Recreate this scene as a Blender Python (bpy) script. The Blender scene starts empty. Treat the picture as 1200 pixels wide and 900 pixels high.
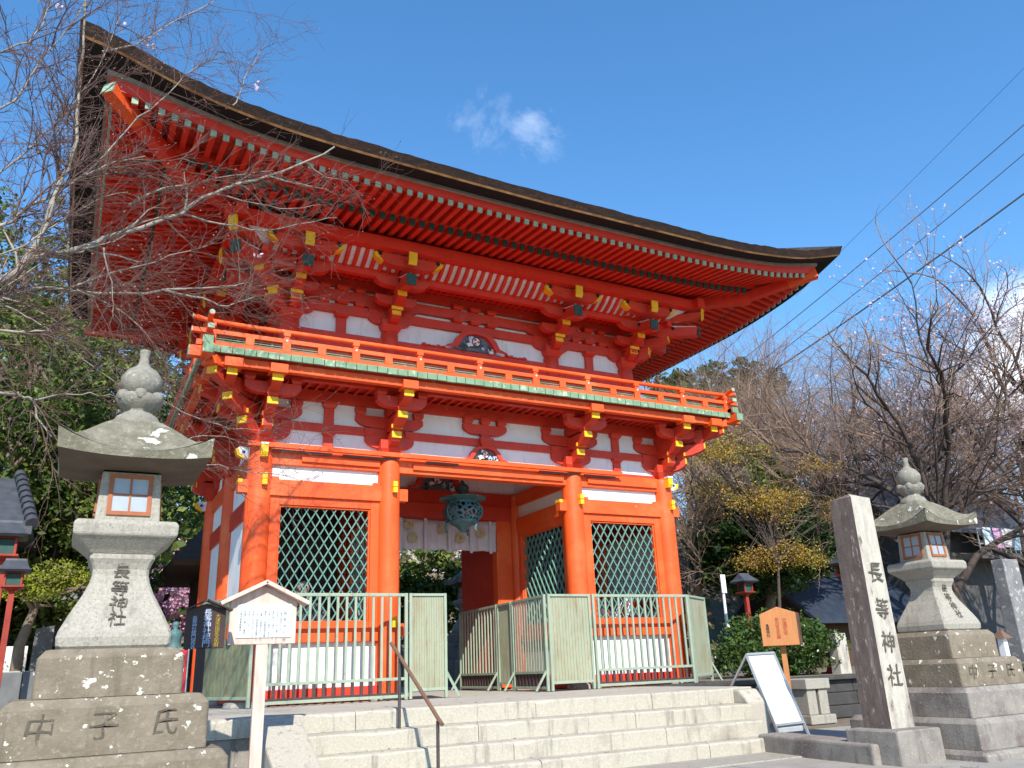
import bpy, math, random
from mathutils import Vector, Matrix, noise
R = math.radians
rnd = random.Random(7)
sc = bpy.context.scene
col = sc.collection

# ------------------------------------------------------------------ camera
CF = Vector((0.44636336, 0.83272995, 0.3275982))
CR = Vector((0.88703407, -0.46003316, -0.03924353))
CU = Vector((-0.11802677, -0.30810763, 0.94400178))
CAM = Vector((-5.85, -12.0, 0.344))
FPX = 962.07
cd = bpy.data.cameras.new("camera"); cam = bpy.data.objects.new("camera", cd); col.objects.link(cam)
cd.sensor_width = 36.0; cd.lens = FPX / 1200 * 36; cd.clip_start = 0.05; cd.clip_end = 3000
m = Matrix.Identity(4)
for i in range(3):
    m[i][0] = CR[i]; m[i][1] = CU[i]; m[i][2] = -CF[i]; m[i][3] = CAM[i]
cam.matrix_world = m
sc.camera = cam

def ray(px, py): return CF * FPX + CR * (px - 600) - CU * (py - 450)
def at(px, py, y):
    d = ray(px, py); return CAM + d * ((y - CAM.y) / d.y)
def atz(px, py, z):
    d = ray(px, py); return CAM + d * ((z - CAM.z) / d.z)

# ------------------------------------------------------------------ world, sun, exposure
SUN = Vector((0.24, 0.93, -0.78)).normalized()          # direction the light travels
elev = math.asin(-SUN.z); azim = math.atan2(-SUN.x, -SUN.y)   # where the sun stands, from +Y clockwise
w = bpy.data.worlds.new("World"); sc.world = w; w.use_nodes = True
nt = w.node_tree; nt.nodes.clear()
out = nt.nodes.new("ShaderNodeOutputWorld"); bg = nt.nodes.new("ShaderNodeBackground")
sky = nt.nodes.new("ShaderNodeTexSky"); sky.sky_type = 'NISHITA'; sky.sun_disc = False
sky.sun_elevation = elev; sky.sun_rotation = azim; sky.altitude = 200; sky.air_density = 1.15; sky.dust_density = 0.0; sky.ozone_density = 5.0
# thin procedural clouds in the sky
tc = nt.nodes.new("ShaderNodeTexCoord")
def cloudmask(direction, width, seedscale, stretch, lo, hi):
    dt = nt.nodes.new("ShaderNodeVectorMath"); dt.operation = 'DISTANCE'
    dt.inputs[1].default_value = direction
    sc_ = nt.nodes.new("ShaderNodeMapping"); sc_.inputs['Scale'].default_value = stretch
    nt.links.new(tc.outputs['Generated'], sc_.inputs['Vector'])
    nz = nt.nodes.new("ShaderNodeTexNoise"); nz.inputs['Scale'].default_value = seedscale; nz.inputs['Detail'].default_value = 7; nz.inputs['Roughness'].default_value = .62
    nt.links.new(sc_.outputs[0], nz.inputs['Vector'])
    nt.links.new(tc.outputs['Generated'], dt.inputs[0])
    fall = nt.nodes.new("ShaderNodeMapRange"); fall.inputs[1].default_value = 0; fall.inputs[2].default_value = width; fall.inputs[3].default_value = .32; fall.inputs[4].default_value = 0
    nt.links.new(dt.outputs['Value'], fall.inputs[0])
    ad = nt.nodes.new("ShaderNodeMath"); nt.links.new(nz.outputs['Fac'], ad.inputs[0]); nt.links.new(fall.outputs[0], ad.inputs[1])
    mr = nt.nodes.new("ShaderNodeMapRange"); mr.inputs[1].default_value = lo; mr.inputs[2].default_value = hi
    nt.links.new(ad.outputs[0], mr.inputs[0])
    fz = nt.nodes.new("ShaderNodeMapRange"); fz.inputs[1].default_value = width; fz.inputs[2].default_value = width * .5
    nt.links.new(dt.outputs['Value'], fz.inputs[0])
    mu = nt.nodes.new("ShaderNodeMath"); mu.operation = 'MULTIPLY'
    nt.links.new(mr.outputs[0], mu.inputs[0]); nt.links.new(fz.outputs[0], mu.inputs[1])
    return mu
masks = [cloudmask(tuple(ray(567, 138).normalized()), .06, 22, (1.6, .6, 1.5), .64, 1.15), cloudmask(tuple(ray(628, 156).normalized()), .045, 26, (.7, 1.6, 1.2), .60, 1.1),
         cloudmask((.845, .462, .27), .11, 9, (1, 1, 2), .52, .75), cloudmask((.70, .60, .386), .10, 9, (1, 1, 2), .78, 1.6)]
hs = nt.nodes.new("ShaderNodeHueSaturation"); hs.inputs['Saturation'].default_value = 1.16; hs.inputs['Value'].default_value = 1.2; hs.inputs['Hue'].default_value = .497
nt.links.new(sky.outputs[0], hs.inputs['Color']); cur = hs.outputs[0]
for mk, st in zip(masks, (.20, .26, .9, .15)):
    mx = nt.nodes.new("ShaderNodeMix"); mx.data_type = 'RGBA'
    ml = nt.nodes.new("ShaderNodeMath"); ml.operation = 'MULTIPLY'; ml.inputs[1].default_value = st
    nt.links.new(mk.outputs[0], ml.inputs[0]); nt.links.new(ml.outputs[0], mx.inputs[0])
    nt.links.new(cur, mx.inputs[6]); mx.inputs[7].default_value = (9.5, 9.8, 10.2, 1)
    cur = mx.outputs[2]
nt.links.new(cur, bg.inputs[0]); bg.inputs[1].default_value = 0.15
nt.links.new(bg.outputs[0], out.inputs[0])
sl = bpy.data.lights.new("sun", 'SUN'); sl.energy = 4.9; sl.angle = R(.5); sl.color = (1, .95, .86)
so = bpy.data.objects.new("sun", sl); col.objects.link(so)
so.rotation_euler = SUN.to_track_quat('-Z', 'Y').to_euler(); so.location = (-10, -20, 30)
sc.view_settings.view_transform = 'Standard'; sc.view_settings.look = 'None'
sc.view_settings.exposure = 0.54; sc.view_settings.gamma = 1; sc.view_settings.use_curve_mapping = False
sc.cycles.max_bounces = 7; sc.cycles.diffuse_bounces = 4; sc.cycles.transparent_max_bounces = 12
sc.cycles.use_denoising = True

# ------------------------------------------------------------------ materials
def mat(name, c1, c2=None, scale=4, rough=.7, bump=0, bscale=None, spots=None, spot_scale=9, spot_lo=.62, spot_hi=.66, spots2=None, spot2_scale=3, s2lo=.55, s2hi=.7, metal=0, stretch=(1, 1, 1), spec=.35, trans=0, streak=None):
    mt = bpy.data.materials.new(name); mt.use_nodes = True
    n = mt.node_tree; b = n.nodes['Principled BSDF']
    b.inputs['Roughness'].default_value = rough; b.inputs['Metallic'].default_value = metal
    b.inputs['Specular IOR Level'].default_value = spec
    c = n.nodes.new("ShaderNodeTexCoord"); mp = n.nodes.new("ShaderNodeMapping"); mp.inputs['Scale'].default_value = stretch
    n.links.new(c.outputs['Object'], mp.inputs[0])
    def noise(s, det=5, ro=.6):
        z = n.nodes.new("ShaderNodeTexNoise"); z.inputs['Scale'].default_value = s; z.inputs['Detail'].default_value = det; z.inputs['Roughness'].default_value = ro
        n.links.new(mp.outputs[0], z.inputs['Vector']); return z
    def mix(fac, a, bcol):
        x = n.nodes.new("ShaderNodeMix"); x.data_type = 'RGBA'
        n.links.new(fac, x.inputs[0])
        if isinstance(a, tuple): x.inputs[6].default_value = (*a, 1)
        else: n.links.new(a, x.inputs[6])
        x.inputs[7].default_value = (*bcol, 1); return x.outputs[2]
    def ramp(src, lo, hi):
        x = n.nodes.new("ShaderNodeMapRange"); x.inputs[1].default_value = lo; x.inputs[2].default_value = hi
        n.links.new(src, x.inputs[0]); return x.outputs[0]
    cur = c1
    if c2:
        cur = mix(ramp(noise(scale).outputs['Fac'], .3, .7), c1, c2)
    if spots2: cur = mix(ramp(noise(spot2_scale, 6, .65).outputs['Fac'], s2lo, s2hi), cur, spots2)
    if streak:
        m2 = n.nodes.new("ShaderNodeMapping"); m2.inputs['Scale'].default_value = (7, 7, .7); n.links.new(c.outputs['Object'], m2.inputs[0])
        z2 = n.nodes.new("ShaderNodeTexNoise"); z2.inputs['Scale'].default_value = 1.6; z2.inputs['Detail'].default_value = 6; z2.inputs['Roughness'].default_value = .7; n.links.new(m2.outputs[0], z2.inputs['Vector'])
        cur = mix(ramp(z2.outputs['Fac'], .54, .72), cur, streak)
    if spots: cur = mix(ramp(noise(spot_scale, 4, .55).outputs['Fac'], spot_lo, spot_hi), cur, spots)
    if isinstance(cur, tuple): b.inputs['Base Color'].default_value = (*cur, 1)
    else: n.links.new(cur, b.inputs['Base Color'])
    if bump:
        bp = n.nodes.new("ShaderNodeBump"); bp.inputs['Strength'].default_value = bump; bp.inputs['Distance'].default_value = .02
        n.links.new(noise(bscale or scale * 6, 6, .65).outputs['Fac'], bp.inputs['Height']); n.links.new(bp.outputs[0], b.inputs['Normal'])
    if trans:
        t = n.nodes.new("ShaderNodeBsdfTranslucent"); a = n.nodes.new("ShaderNodeMixShader"); a.inputs[0].default_value = trans
        if isinstance(cur, tuple): t.inputs[0].default_value = (*cur, 1)
        else: n.links.new(cur, t.inputs[0])
        n.links.new(b.outputs[0], a.inputs[1]); n.links.new(t.outputs[0], a.inputs[2])
        n.links.new(a.outputs[0], n.nodes['Material Output'].inputs[0])
    return mt
M = {}
M['verm'] = mat('vermilion_paint', (.80, .096, .013), (.72, .080, .011), 3, .5, .15, 24, spots=(.78, .30, .16), spot_scale=6, spot_lo=.68, spot_hi=.80, streak=(.60, .085, .022), spots2=(.80, .16, .045), spot2_scale=1.3, s2lo=.5, s2hi=.75)
M['red'] = mat('bracket_red_paint', (.62, .048, .019), (.50, .036, .016), 4, .5, .15, 20, streak=(.42, .06, .035), spots=(.55, .19, .13), spot_scale=6, spot_lo=.66, spot_hi=.78)
M['rafter'] = mat('rafter_red_paint', (.68, .036, .014), (.56, .028, .012), 4, .5, .1, 20)
M['soffit'] = mat('soffit_board_red', (.50, .035, .018), (.58, .065, .04), 5, .6)
M['white'] = mat('white_plaster', (.80, .80, .78), (.70, .70, .69), 2.5, .85, .15, 14, spots=(.48, .47, .45), spot_scale=5, spot_lo=.64, spot_hi=.85, streak=(.60, .585, .54))
M['yellow'] = mat('yellow_end_paint', (.85, .50, .012), (.75, .40, .01), 8, .5)
M['patina'] = mat('green_board_end_paint', (.20, .33, .21), (.13, .22, .13), 6, .7, .2, 30, spots=(.40, .47, .33), spot_scale=9, spot_lo=.58, spot_hi=.68)
M['dgreen'] = mat('dark_green_end_paint', (.025, .075, .06), (.015, .05, .04), 8, .6)
M['carvebg'] = mat('carving_background', (.05, .075, .085), (.22, .24, .26), 30, .7)
M['tipgreen'] = mat('pale_green_tip_paint', (.33, .43, .31), (.22, .31, .23), 14, .7)
M['lampred'] = mat('dull_red_lantern_paint', (.34, .035, .016), (.22, .022, .012), 5, .55)  # duller red than the gate, on every post lantern
M['lattice'] = mat('lattice_green_paint', (.145, .29, .235), (.105, .225, .185), 8, .5)
M['bark'] = mat('cypress_bark_roof', (.036, .030, .025), (.018, .015, .012), 9, .95, .6, 40, spots=(.16, .14, .10), spot_scale=22, spot_lo=.60, spot_hi=.68)
M['barkedge'] = mat('bark_cut_edge', (.050, .019, .010), (.012, .008, .006), 5, .95, .9, 50, spots=(.12, .09, .06), spot_scale=26, spot_lo=.64, spot_hi=.72, spots2=(.012, .009, .008), spot2_scale=9, s2lo=.50, s2hi=.62, stretch=(1, 1, 2.5))
M['barkline'] = mat('bark_copper_line', (.62, .33, .12), (.20, .07, .03), 5, .7)
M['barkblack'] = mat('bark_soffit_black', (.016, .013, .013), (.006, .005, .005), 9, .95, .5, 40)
M['greyboard'] = mat('weathered_eave_board', (.34, .27, .23), (.22, .17, .15), 8, .8)
M['granite'] = mat('pale_granite', (.39, .36, .30), (.26, .235, .195), 60, .85, .25, 90, spots=(.18, .16, .135), spot_scale=70, spot_lo=.62, spot_hi=.68, spots2=(.27, .245, .195), spot2_scale=4, streak=(.20, .185, .15))
M['stair'] = mat('step_granite', (.47, .43, .35), (.36, .325, .26), 50, .85, .25, 80, spots=(.24, .20, .16), spot_scale=80, spot_lo=.64, spot_hi=.70, spots2=(.30, .26, .21), spot2_scale=2.2, s2lo=.56, s2hi=.72, streak=(.20, .175, .15))
M['riser'] = M['stair']
M['brownstone'] = mat('brown_lichen_stone', (.235, .19, .138), (.155, .125, .088), 7, .9, .45, 45, streak=(.13, .105, .075), spots=(.60, .57, .47), spot_scale=13, spot_lo=.635, spot_hi=.66, spots2=(.27, .24, .18), spot2_scale=30, s2lo=.55, s2hi=.7)
M['greystone'] = mat('grey_weathered_stone', (.30, .27, .23), (.19, .165, .145), 5, .9, .35, 50, spots=(.36, .33, .28), spot_scale=40, spot_lo=.6, spot_hi=.7, spots2=(.14, .11, .10), spot2_scale=1.8, s2lo=.54, s2hi=.70, streak=(.13, .11, .095))
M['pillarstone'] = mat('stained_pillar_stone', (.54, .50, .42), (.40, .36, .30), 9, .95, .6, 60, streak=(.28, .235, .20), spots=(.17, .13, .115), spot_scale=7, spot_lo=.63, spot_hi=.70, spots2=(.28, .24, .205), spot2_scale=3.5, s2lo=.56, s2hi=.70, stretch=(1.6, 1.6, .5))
M['pillardark'] = mat('brown_stained_shaded_stone', (.18, .135, .115), (.11, .082, .07), 10, .95, .6, 60, streak=(.28, .24, .20), spots=(.36, .32, .27), spot_scale=12, spot_lo=.60, spot_hi=.68, stretch=(1.6, 1.6, .6))  # pillar's left face: brown stain plus its shade put into the colour
M['roofstone'] = mat('mossy_roof_stone', (.25, .225, .165), (.10, .092, .06), 7, .95, .7, 40, spots=(.58, .58, .50), spot_scale=7, spot_lo=.61, spot_hi=.645, spots2=(.33, .30, .235), spot2_scale=26)
M['carve'] = mat('carved_letter_shadow', (.07, .06, .045), (.12, .10, .075), 20, .95, spots=(.24, .21, .17), spot_scale=45, spot_lo=.60, spot_hi=.70)
M['winwood'] = mat('lantern_window_wood', (.36, .115, .04), (.28, .085, .03), 10, .6)
M['paper'] = mat('window_paper', (.34, .38, .42), (.28, .32, .36), 8, .5)
M['floorstone'] = mat('platform_floor_stone', (.44, .41, .34), (.34, .31, .26), 3, .9, .2, 50, spots=(.22, .20, .17), spot_scale=50, spot_lo=.63, spot_hi=.72)
M['paving'] = mat('stone_paving', (.34, .31, .27), (.26, .235, .20), 3, .9, .2, 40, spots=(.18, .16, .14), spot_scale=60, spot_lo=.62, spot_hi=.7)
M['earth'] = mat('leaf_litter_earth', (.13, .105, .075), (.20, .16, .11), 1.5, 1, .5, 12, spots=(.25, .19, .10), spot_scale=10, spot_lo=.55, spot_hi=.65)
M['sand'] = mat('pale_gravel', (.48, .43, .35), (.38, .34, .28), 8, .95, .3, 60)
M['fence'] = mat('pale_green_fence_paint', (.31, .365, .265), (.25, .31, .235), 5, .6, .15, 30, streak=(.19, .185, .12), spots=(.33, .24, .12), spot_scale=9, spot_lo=.66, spot_hi=.74)
M['sheet'] = mat('rusty_green_sheet', (.285, .305, .205), (.33, .335, .23), 3, .55, .1, 30, spots=(.36, .24, .13), spot_scale=14, spot_lo=.60, spot_hi=.74, spots2=(.27, .225, .135), spot2_scale=2.2, s2lo=.48, s2hi=.75, streak=(.21, .16, .09), stretch=(1.4, 1.4, .8))
M['sheetold'] = mat('mouldy_green_sheet', (.22, .24, .14), (.13, .14, .09), 5, .7, .2, 30, spots=(.24, .12, .05), spot_scale=8, spot_lo=.60, spot_hi=.70)
M['dark'] = mat('dark_void_paint', (.012, .010, .010), (.02, .016, .016), 5, .8)
M['netting'] = mat('dark_fence_panel', (.045, .03, .035), (.09, .045, .04), 9, .7)
M['iron'] = mat('dark_iron_tube', (.07, .06, .055), (.10, .08, .07), 20, .45, metal=.4)
M['railwood'] = mat('brown_handrail', (.20, .11, .07), (.15, .08, .05), 12, .5)
M['signwood'] = mat('pale_pink_timber', (.70, .53, .455), (.54, .36, .29), 7, .75, .1, 40, stretch=(4, 4, .6))
M['signpaper'] = mat('white_notice_panel', (.60, .63, .645), (.55, .58, .60), 3, .5)
M['signbrown'] = mat('dark_brown_board', (.052, .026, .024), (.04, .02, .018), 6, .5)
M['txtblue'] = mat('pale_blue_lettering', (.42, .52, .68), None, 4, .6)
M['txtyellow'] = mat('mustard_lettering', (.36, .27, .02), None, 4, .6)
M['txtblack'] = mat('black_lettering', (.03, .025, .022), None, 4, .7)
M['txtred'] = mat('faded_red_lettering', (.50, .09, .05), None, 4, .7)
M['txtgrey'] = mat('faded_grey_lettering', (.27, .27, .28), None, 4, .7)
M['txtwhite'] = mat('white_lettering', (.8, .8, .8), None, 4, .6)
M['orangeshade'] = mat('shaded_board_side', (.13, .06, .032), (.10, .045, .025), 6, .7)  # darker tone paints shade onto the right face of the orange board
M['walldark'] = mat('dark_wall_stone', (.07, .065, .06), (.04, .037, .036), 5, .9, .3, 40)  # darker stone tone for the wall blocks and coping
M['finialstone'] = mat('grey_finial_stone', (.27, .25, .205), (.18, .165, .135), 30, .9, .35, 60, spots=(.38, .36, .30), spot_scale=18, spot_lo=.6, spot_hi=.7)
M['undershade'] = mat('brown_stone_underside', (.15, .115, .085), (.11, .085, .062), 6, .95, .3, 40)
M['orangewood'] = mat('orange_board_wood', (.56, .235, .085), (.48, .19, .065), 6, .65, .1, 30, stretch=(4, 4, .6))
M['easel'] = mat('white_board_sheet', (.76, .76, .77), (.72, .72, .73), 3, .5)
M['alu'] = mat('aluminium_frame', (.52, .53, .55), None, 5, .35, metal=.7)
M['weight'] = mat('grey_water_weight', (.40, .42, .45), (.3, .32, .34), 9, .5)
M['bronze'] = mat('verdigris_bronze', (.085, .19, .20), (.05, .11, .12), 7, .55, .2, 30, spots=(.20, .33, .30), spot_scale=10, spot_lo=.62, spot_hi=.72)
M['cloth'] = mat('pale_pink_curtain_cloth', (.60, .52, .545), (.53, .455, .48), 9, .9, .1, 60)
M['gold'] = mat('gold_crest_dye', (.50, .36, .17), None, 5, .7)
M['tilelight'] = mat('pale_grey_roof_tile', (.24, .25, .28), (.17, .18, .205), 6, .5, .2, 30)
M['tile'] = mat('grey_roof_tile', (.075, .08, .095), (.045, .05, .06), 6, .5, .2, 30)
M['bluetile'] = mat('blue_grey_roof_sheet', (.038, .050, .075), (.022, .030, .046), 4, .45)
M['wallgrey'] = mat('grey_house_wall', (.105, .10, .10), (.07, .068, .07), 3, .8)
M['thatch'] = mat('grey_brown_thatch', (.27, .22, .165), (.19, .155, .115), 6, .95, .5, 30)
M['stele'] = mat('mottled_stele_stone', (.26, .25, .24), (.13, .125, .13), 4, .85, .3, 40, spots=(.42, .41, .38), spot_scale=8, spot_lo=.56, spot_hi=.66)
M['mural'] = mat('mottled_white_wall', (.80, .80, .78), (.62, .64, .66), 6, .8, spots=(.32, .34, .38), spot_scale=4, spot_lo=.56, spot_hi=.62)
M['woodwall'] = mat('dark_timber_wall', (.09, .05, .03), (.06, .035, .02), 6, .8)
M['pinkred'] = mat('banner_red_cloth', (.58, .035, .045), None, 4, .8)
M['slab'] = mat('dark_slab_stone', (.17, .17, .17), (.10, .105, .11), 3, .8, .2, 30, spots=(.55, .54, .50), spot_scale=3.5, spot_lo=.56, spot_hi=.60)
M['trunk_grey'] = mat('grey_branch_bark', (.36, .32, .265), (.20, .165, .135), 12, .9, .3, 40)
M['trunk_dark'] = mat('dark_cherry_bark', (.085, .062, .052), (.05, .036, .03), 8, .9, .4, 30)
M['trunk_brown'] = mat('brown_trunk_bark', (.20, .15, .105), (.12, .09, .065), 8, .9, .4, 30)
M['twig'] = mat('purple_brown_twigs', (.175, .108, .088), (.12, .072, .06), 5, .9)
M['twig_tan'] = mat('tan_twigs', (.33, .22, .155), (.25, .16, .115), 3, .9)
M['bud'] = mat('pink_buds', (.34, .17, .14), (.26, .12, .10), 20, .8)
M['blossom'] = mat('pale_cherry_blossom', (.72, .58, .62), (.62, .46, .52), 4, .8, trans=.3)
M['plum'] = mat('pink_plum_blossom', (.74, .46, .56), (.62, .33, .45), 6, .8, trans=.25)
def leafmat(n, a, b, s=1.2, tr=.22, rough=.55): return mat(n, a, b, s, rough, trans=tr, spec=.25)
M['leaf_ever'] = leafmat('evergreen_leaves', (.085, .13, .025), (.035, .07, .014))
M['leaf_olive'] = leafmat('olive_tree_leaves', (.18, .215, .042), (.095, .13, .026))
M['leaf_dark'] = leafmat('dark_glossy_leaves', (.036, .075, .018), (.02, .042, .012), rough=.35)
M['leaf_yellow'] = leafmat('yellow_spring_leaves', (.46, .32, .045), (.31, .19, .035), 2)
M['leaf_rust'] = leafmat('rusty_spring_leaves', (.30, .165, .05), (.22, .125, .045), 2)
M['leaf_lime'] = leafmat('yellow_green_maple_leaves', (.30, .32, .03), (.20, .23, .025), 2)
M['leaf_bush'] = leafmat('camellia_leaves', (.08, .13, .03), (.045, .085, .02), 5, .12, .28)
M['conifer'] = leafmat('conifer_needles', (.04, .085, .02), (.025, .055, .014))
M['leaf_brown'] = leafmat('brown_slope_leaves', (.20, .15, .08), (.13, .10, .055), .8)

# ------------------------------------------------------------------ mesh builder
class MB:
    def __init__(s): s.v = []; s.f = []; s.mi = []; s.sm = []; s.mats = []; s.M = Matrix.Identity(4)
    def _m(s, k):
        mt = M[k]
        if mt not in s.mats: s.mats.append(mt)
        return s.mats.index(mt)
    def add(s, vs, fs, k, smooth=False):
        o = len(s.v); i = s._m(k)
        s.v.extend([tuple(s.M @ Vector(p)) for p in vs])
        for f in fs: s.f.append([o + a for a in f]); s.mi.append(i); s.sm.append(smooth)
    def box(s, x0, x1, y0, y1, z0, z1, k):
        s.add([(x0, y0, z0), (x1, y0, z0), (x1, y1, z0), (x0, y1, z0), (x0, y0, z1), (x1, y0, z1), (x1, y1, z1), (x0, y1, z1)],
              [(0, 3, 2, 1), (4, 5, 6, 7), (0, 1, 5, 4), (1, 2, 6, 5), (2, 3, 7, 6), (3, 0, 4, 7)], k)
    def frustum(s, cx, cy, z0, z1, a0, a1, k, b0=None, b1=None):
        b0 = a0 if b0 is None else b0; b1 = a1 if b1 is None else b1
        s.add([(cx - a0, cy - b0, z0), (cx + a0, cy - b0, z0), (cx + a0, cy + b0, z0), (cx - a0, cy + b0, z0), (cx - a1, cy - b1, z1), (cx + a1, cy - b1, z1), (cx + a1, cy + b1, z1), (cx - a1, cy + b1, z1)],
              [(0, 3, 2, 1), (4, 5, 6, 7), (0, 1, 5, 4), (1, 2, 6, 5), (2, 3, 7, 6), (3, 0, 4, 7)], k)
    def prism(s, pts, v0, v1, k, mode='out'):
        n = len(pts); T = (lambda u, v, z: (v, -u, z)) if mode == 'out' else (lambda u, v, z: (u, v, z))
        vs = [T(u, v0, z) for u, z in pts] + [T(u, v1, z) for u, z in pts]
        fs = [tuple(range(n)), tuple(range(2 * n - 1, n - 1, -1))]
        for i in range(n): j = (i + 1) % n; fs.append((i, i + n, j + n, j))
        s.add(vs, fs, k)
    def bar(s, a, b, w, h, k, up=Vector((0, 0, 1))):
        a = Vector(a); b = Vector(b); d = (b - a).normalized(); x = d.cross(up)
        if x.length < 1e-4: x = d.cross(Vector((0, 1, 0)))
        x.normalize(); y = x.cross(d); x *= w / 2; y *= h / 2
        s.add([a - x - y, a + x - y, a + x + y, a - x + y, b - x - y, b + x - y, b + x + y, b - x + y],
              [(0, 3, 2, 1), (4, 5, 6, 7), (0, 1, 5, 4), (1, 2, 6, 5), (2, 3, 7, 6), (3, 0, 4, 7)], k)
    def tube(s, pts, rs, k, n=6, caps=True):
        pts = [Vector(p) for p in pts]
        if not isinstance(rs, (list, tuple)): rs = [rs] * len(pts)
        vs = []; L = len(pts); x = None
        for i, p in enumerate(pts):
            d = (pts[min(i + 1, L - 1)] - pts[max(i - 1, 0)])
            if d.length < 1e-7: d = Vector((0, 0, 1))
            d.normalize()
            if x is None: x = d.orthogonal().normalized()
            else:
                x = x - d * x.dot(d)
                if x.length < 1e-5: x = d.orthogonal()
                x.normalize()
            y = d.cross(x)
            for j in range(n):
                a = 2 * math.pi * j / n; vs.append(p + (x * math.cos(a) + y * math.sin(a)) * rs[i])
        fs = []
        for i in range(L - 1):
            for j in range(n):
                q = (j + 1) % n; fs.append((i * n + j, i * n + q, (i + 1) * n + q, (i + 1) * n + j))
        s.add(vs, fs, k, True)
        if caps and n > 3:
            s.add(vs[:n], [tuple(range(n - 1, -1, -1))], k); s.add(vs[-n:], [tuple(range(n))], k)
    def lathe(s, prof, k, n=24, cx=0, cy=0, smooth=True, wob=0):
        vs = []; fs = []
        for r_, z in prof:
            for j in range(n):
                a = 2 * math.pi * j / n; rr = r_ * (1 + wob * math.sin(a * 8)); vs.append((cx + rr * math.cos(a), cy + rr * math.sin(a), z))
        for i in range(len(prof) - 1):
            for j in range(n):
                q = (j + 1) % n; fs.append((i * n + j, i * n + q, (i + 1) * n + q, (i + 1) * n + j))
        s.add(vs, fs, k, smooth)
    def rings(s, rings, k, close_top=True, smooth=False, close_bot=False):
        n = len(rings[0]); vs = [p for r_ in rings for p in r_]; fs = []
        for i in range(len(rings) - 1):
            for j in range(n):
                q = (j + 1) % n; fs.append((i * n + j, i * n + q, (i + 1) * n + q, (i + 1) * n + j))
        s.add(vs, fs, k, smooth)
        if close_top: s.add(rings[-1], [tuple(range(n))], k)
        if close_bot: s.add(rings[0], [tuple(range(n - 1, -1, -1))], k)
    def build(s, name, parent=None, bevel=0, seg=2, wire=None):
        me = bpy.data.meshes.new(name); me.from_pydata(s.v, [], s.f)
        for mt in s.mats: me.materials.append(mt)
        me.polygons.foreach_set('material_index', s.mi); me.polygons.foreach_set('use_smooth', s.sm)
        me.update()
        o = bpy.data.objects.new(name, me); col.objects.link(o)
        if parent: 
            o.parent = parent
            o.matrix_parent_inverse = Matrix.Translation(parent.location).inverted() if parent.type == 'EMPTY' and parent.rotation_euler.z == 0 else Matrix.Identity(4)
        if bevel:
            b = o.modifiers.new('bevel', 'BEVEL'); b.width = bevel; b.segments = seg; b.limit_method = 'ANGLE'; b.angle_limit = R(40)
        return o
def tag(o, label, cat, group=None, kind=None):
    if label: o['label'] = label
    if cat: o['category'] = cat
    if group: o['group'] = group
    if kind: o['kind'] = kind
    return o
def thing(name, loc, label, cat, group=None):
    o = bpy.data.objects.new(name, None); col.objects.link(o); o.location = loc; o.empty_display_size = .2
    return tag(o, label, cat, group)
def single(mb, name, label, cat, group=None, bevel=0, seg=2):
    return tag(mb.build(name, None, bevel, seg), label, cat, group)
def structure(mb, name): o = mb.build(name); o['kind'] = 'structure'; return o
def rotz(a, loc=(0, 0, 0)): return Matrix.Translation(loc) @ Matrix.Rotation(a, 4, 'Z')

def text(name, body, size, k, parent, M4, depth=.002, line=1.0, sx=1.0, hand=0):
    """flat lettering in the XZ plane of M4 facing local -Y, centred; each character on its own line when vertical"""
    c = bpy.data.curves.new(name, 'FONT'); c.body = body; c.size = size; c.align_x = 'CENTER'; c.align_y = 'CENTER'; c.extrude = depth; c.space_line = line; c.resolution_u = 2
    t = bpy.data.objects.new(name, c); col.objects.link(t)
    dg = bpy.context.evaluated_depsgraph_get(); me = bpy.data.meshes.new_from_object(t.evaluated_get(dg))
    bpy.data.objects.remove(t); bpy.data.curves.remove(c)
    if hand:
        sd = rnd.uniform(0, 50)
        for v in me.vertices:
            u = Vector((v.co.x, v.co.y, 0)) / size; o1 = noise.noise_vector(u * 3.2 + Vector((sd, 0, 0))); o2 = noise.noise_vector(u * 9 + Vector((0, sd, 0)))
            v.co.x += size * (hand * (.9 * o1.x + .45 * o2.x) + .10 * u.y); v.co.y += size * hand * (.9 * o1.y + .45 * o2.y) - .04 * size * u.x * hand * 8
    me.name = name; me.transform(M4 @ Matrix.Rotation(R(90), 4, 'X') @ Matrix.Diagonal((sx, 1, 1, 1)))
    me.materials.clear(); me.materials.append(M[k])
    o = bpy.data.objects.new(name, me); col.objects.link(o)
    if parent: o.parent = parent; o.matrix_parent_inverse = Matrix.Translation(parent.location).inverted() if parent.type == 'EMPTY' else Matrix.Identity(4)
    return o
def vert(s): return "\n".join(s)

def worn_block(q, x0, x1, y0, y1, z0, z1, k, c=.016, j=.007, seg=.16):
    n = max(3, int((x1 - x0) / seg)); rg = []
    for i in range(n + 1):
        x = x0 + (x1 - x0) * i / n; e = c * (1.6 if i in (0, n) else 1)
        a, b, d = (rnd.uniform(-j, j) for _ in range(3)); t = e + rnd.random() ** 4 * .03
        rg.append([(x, y0 + a * .5, z0 + .002), (x, y1, z0), (x, y1, z1), (x, y0 + t + .02, z1 + b * .25), (x, y0 + t * .45, z1 - t * .30 + d * .3), (x, y0 + a * .6, z1 - t)])
    q.rings(rg, k, True, False, True)

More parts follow.
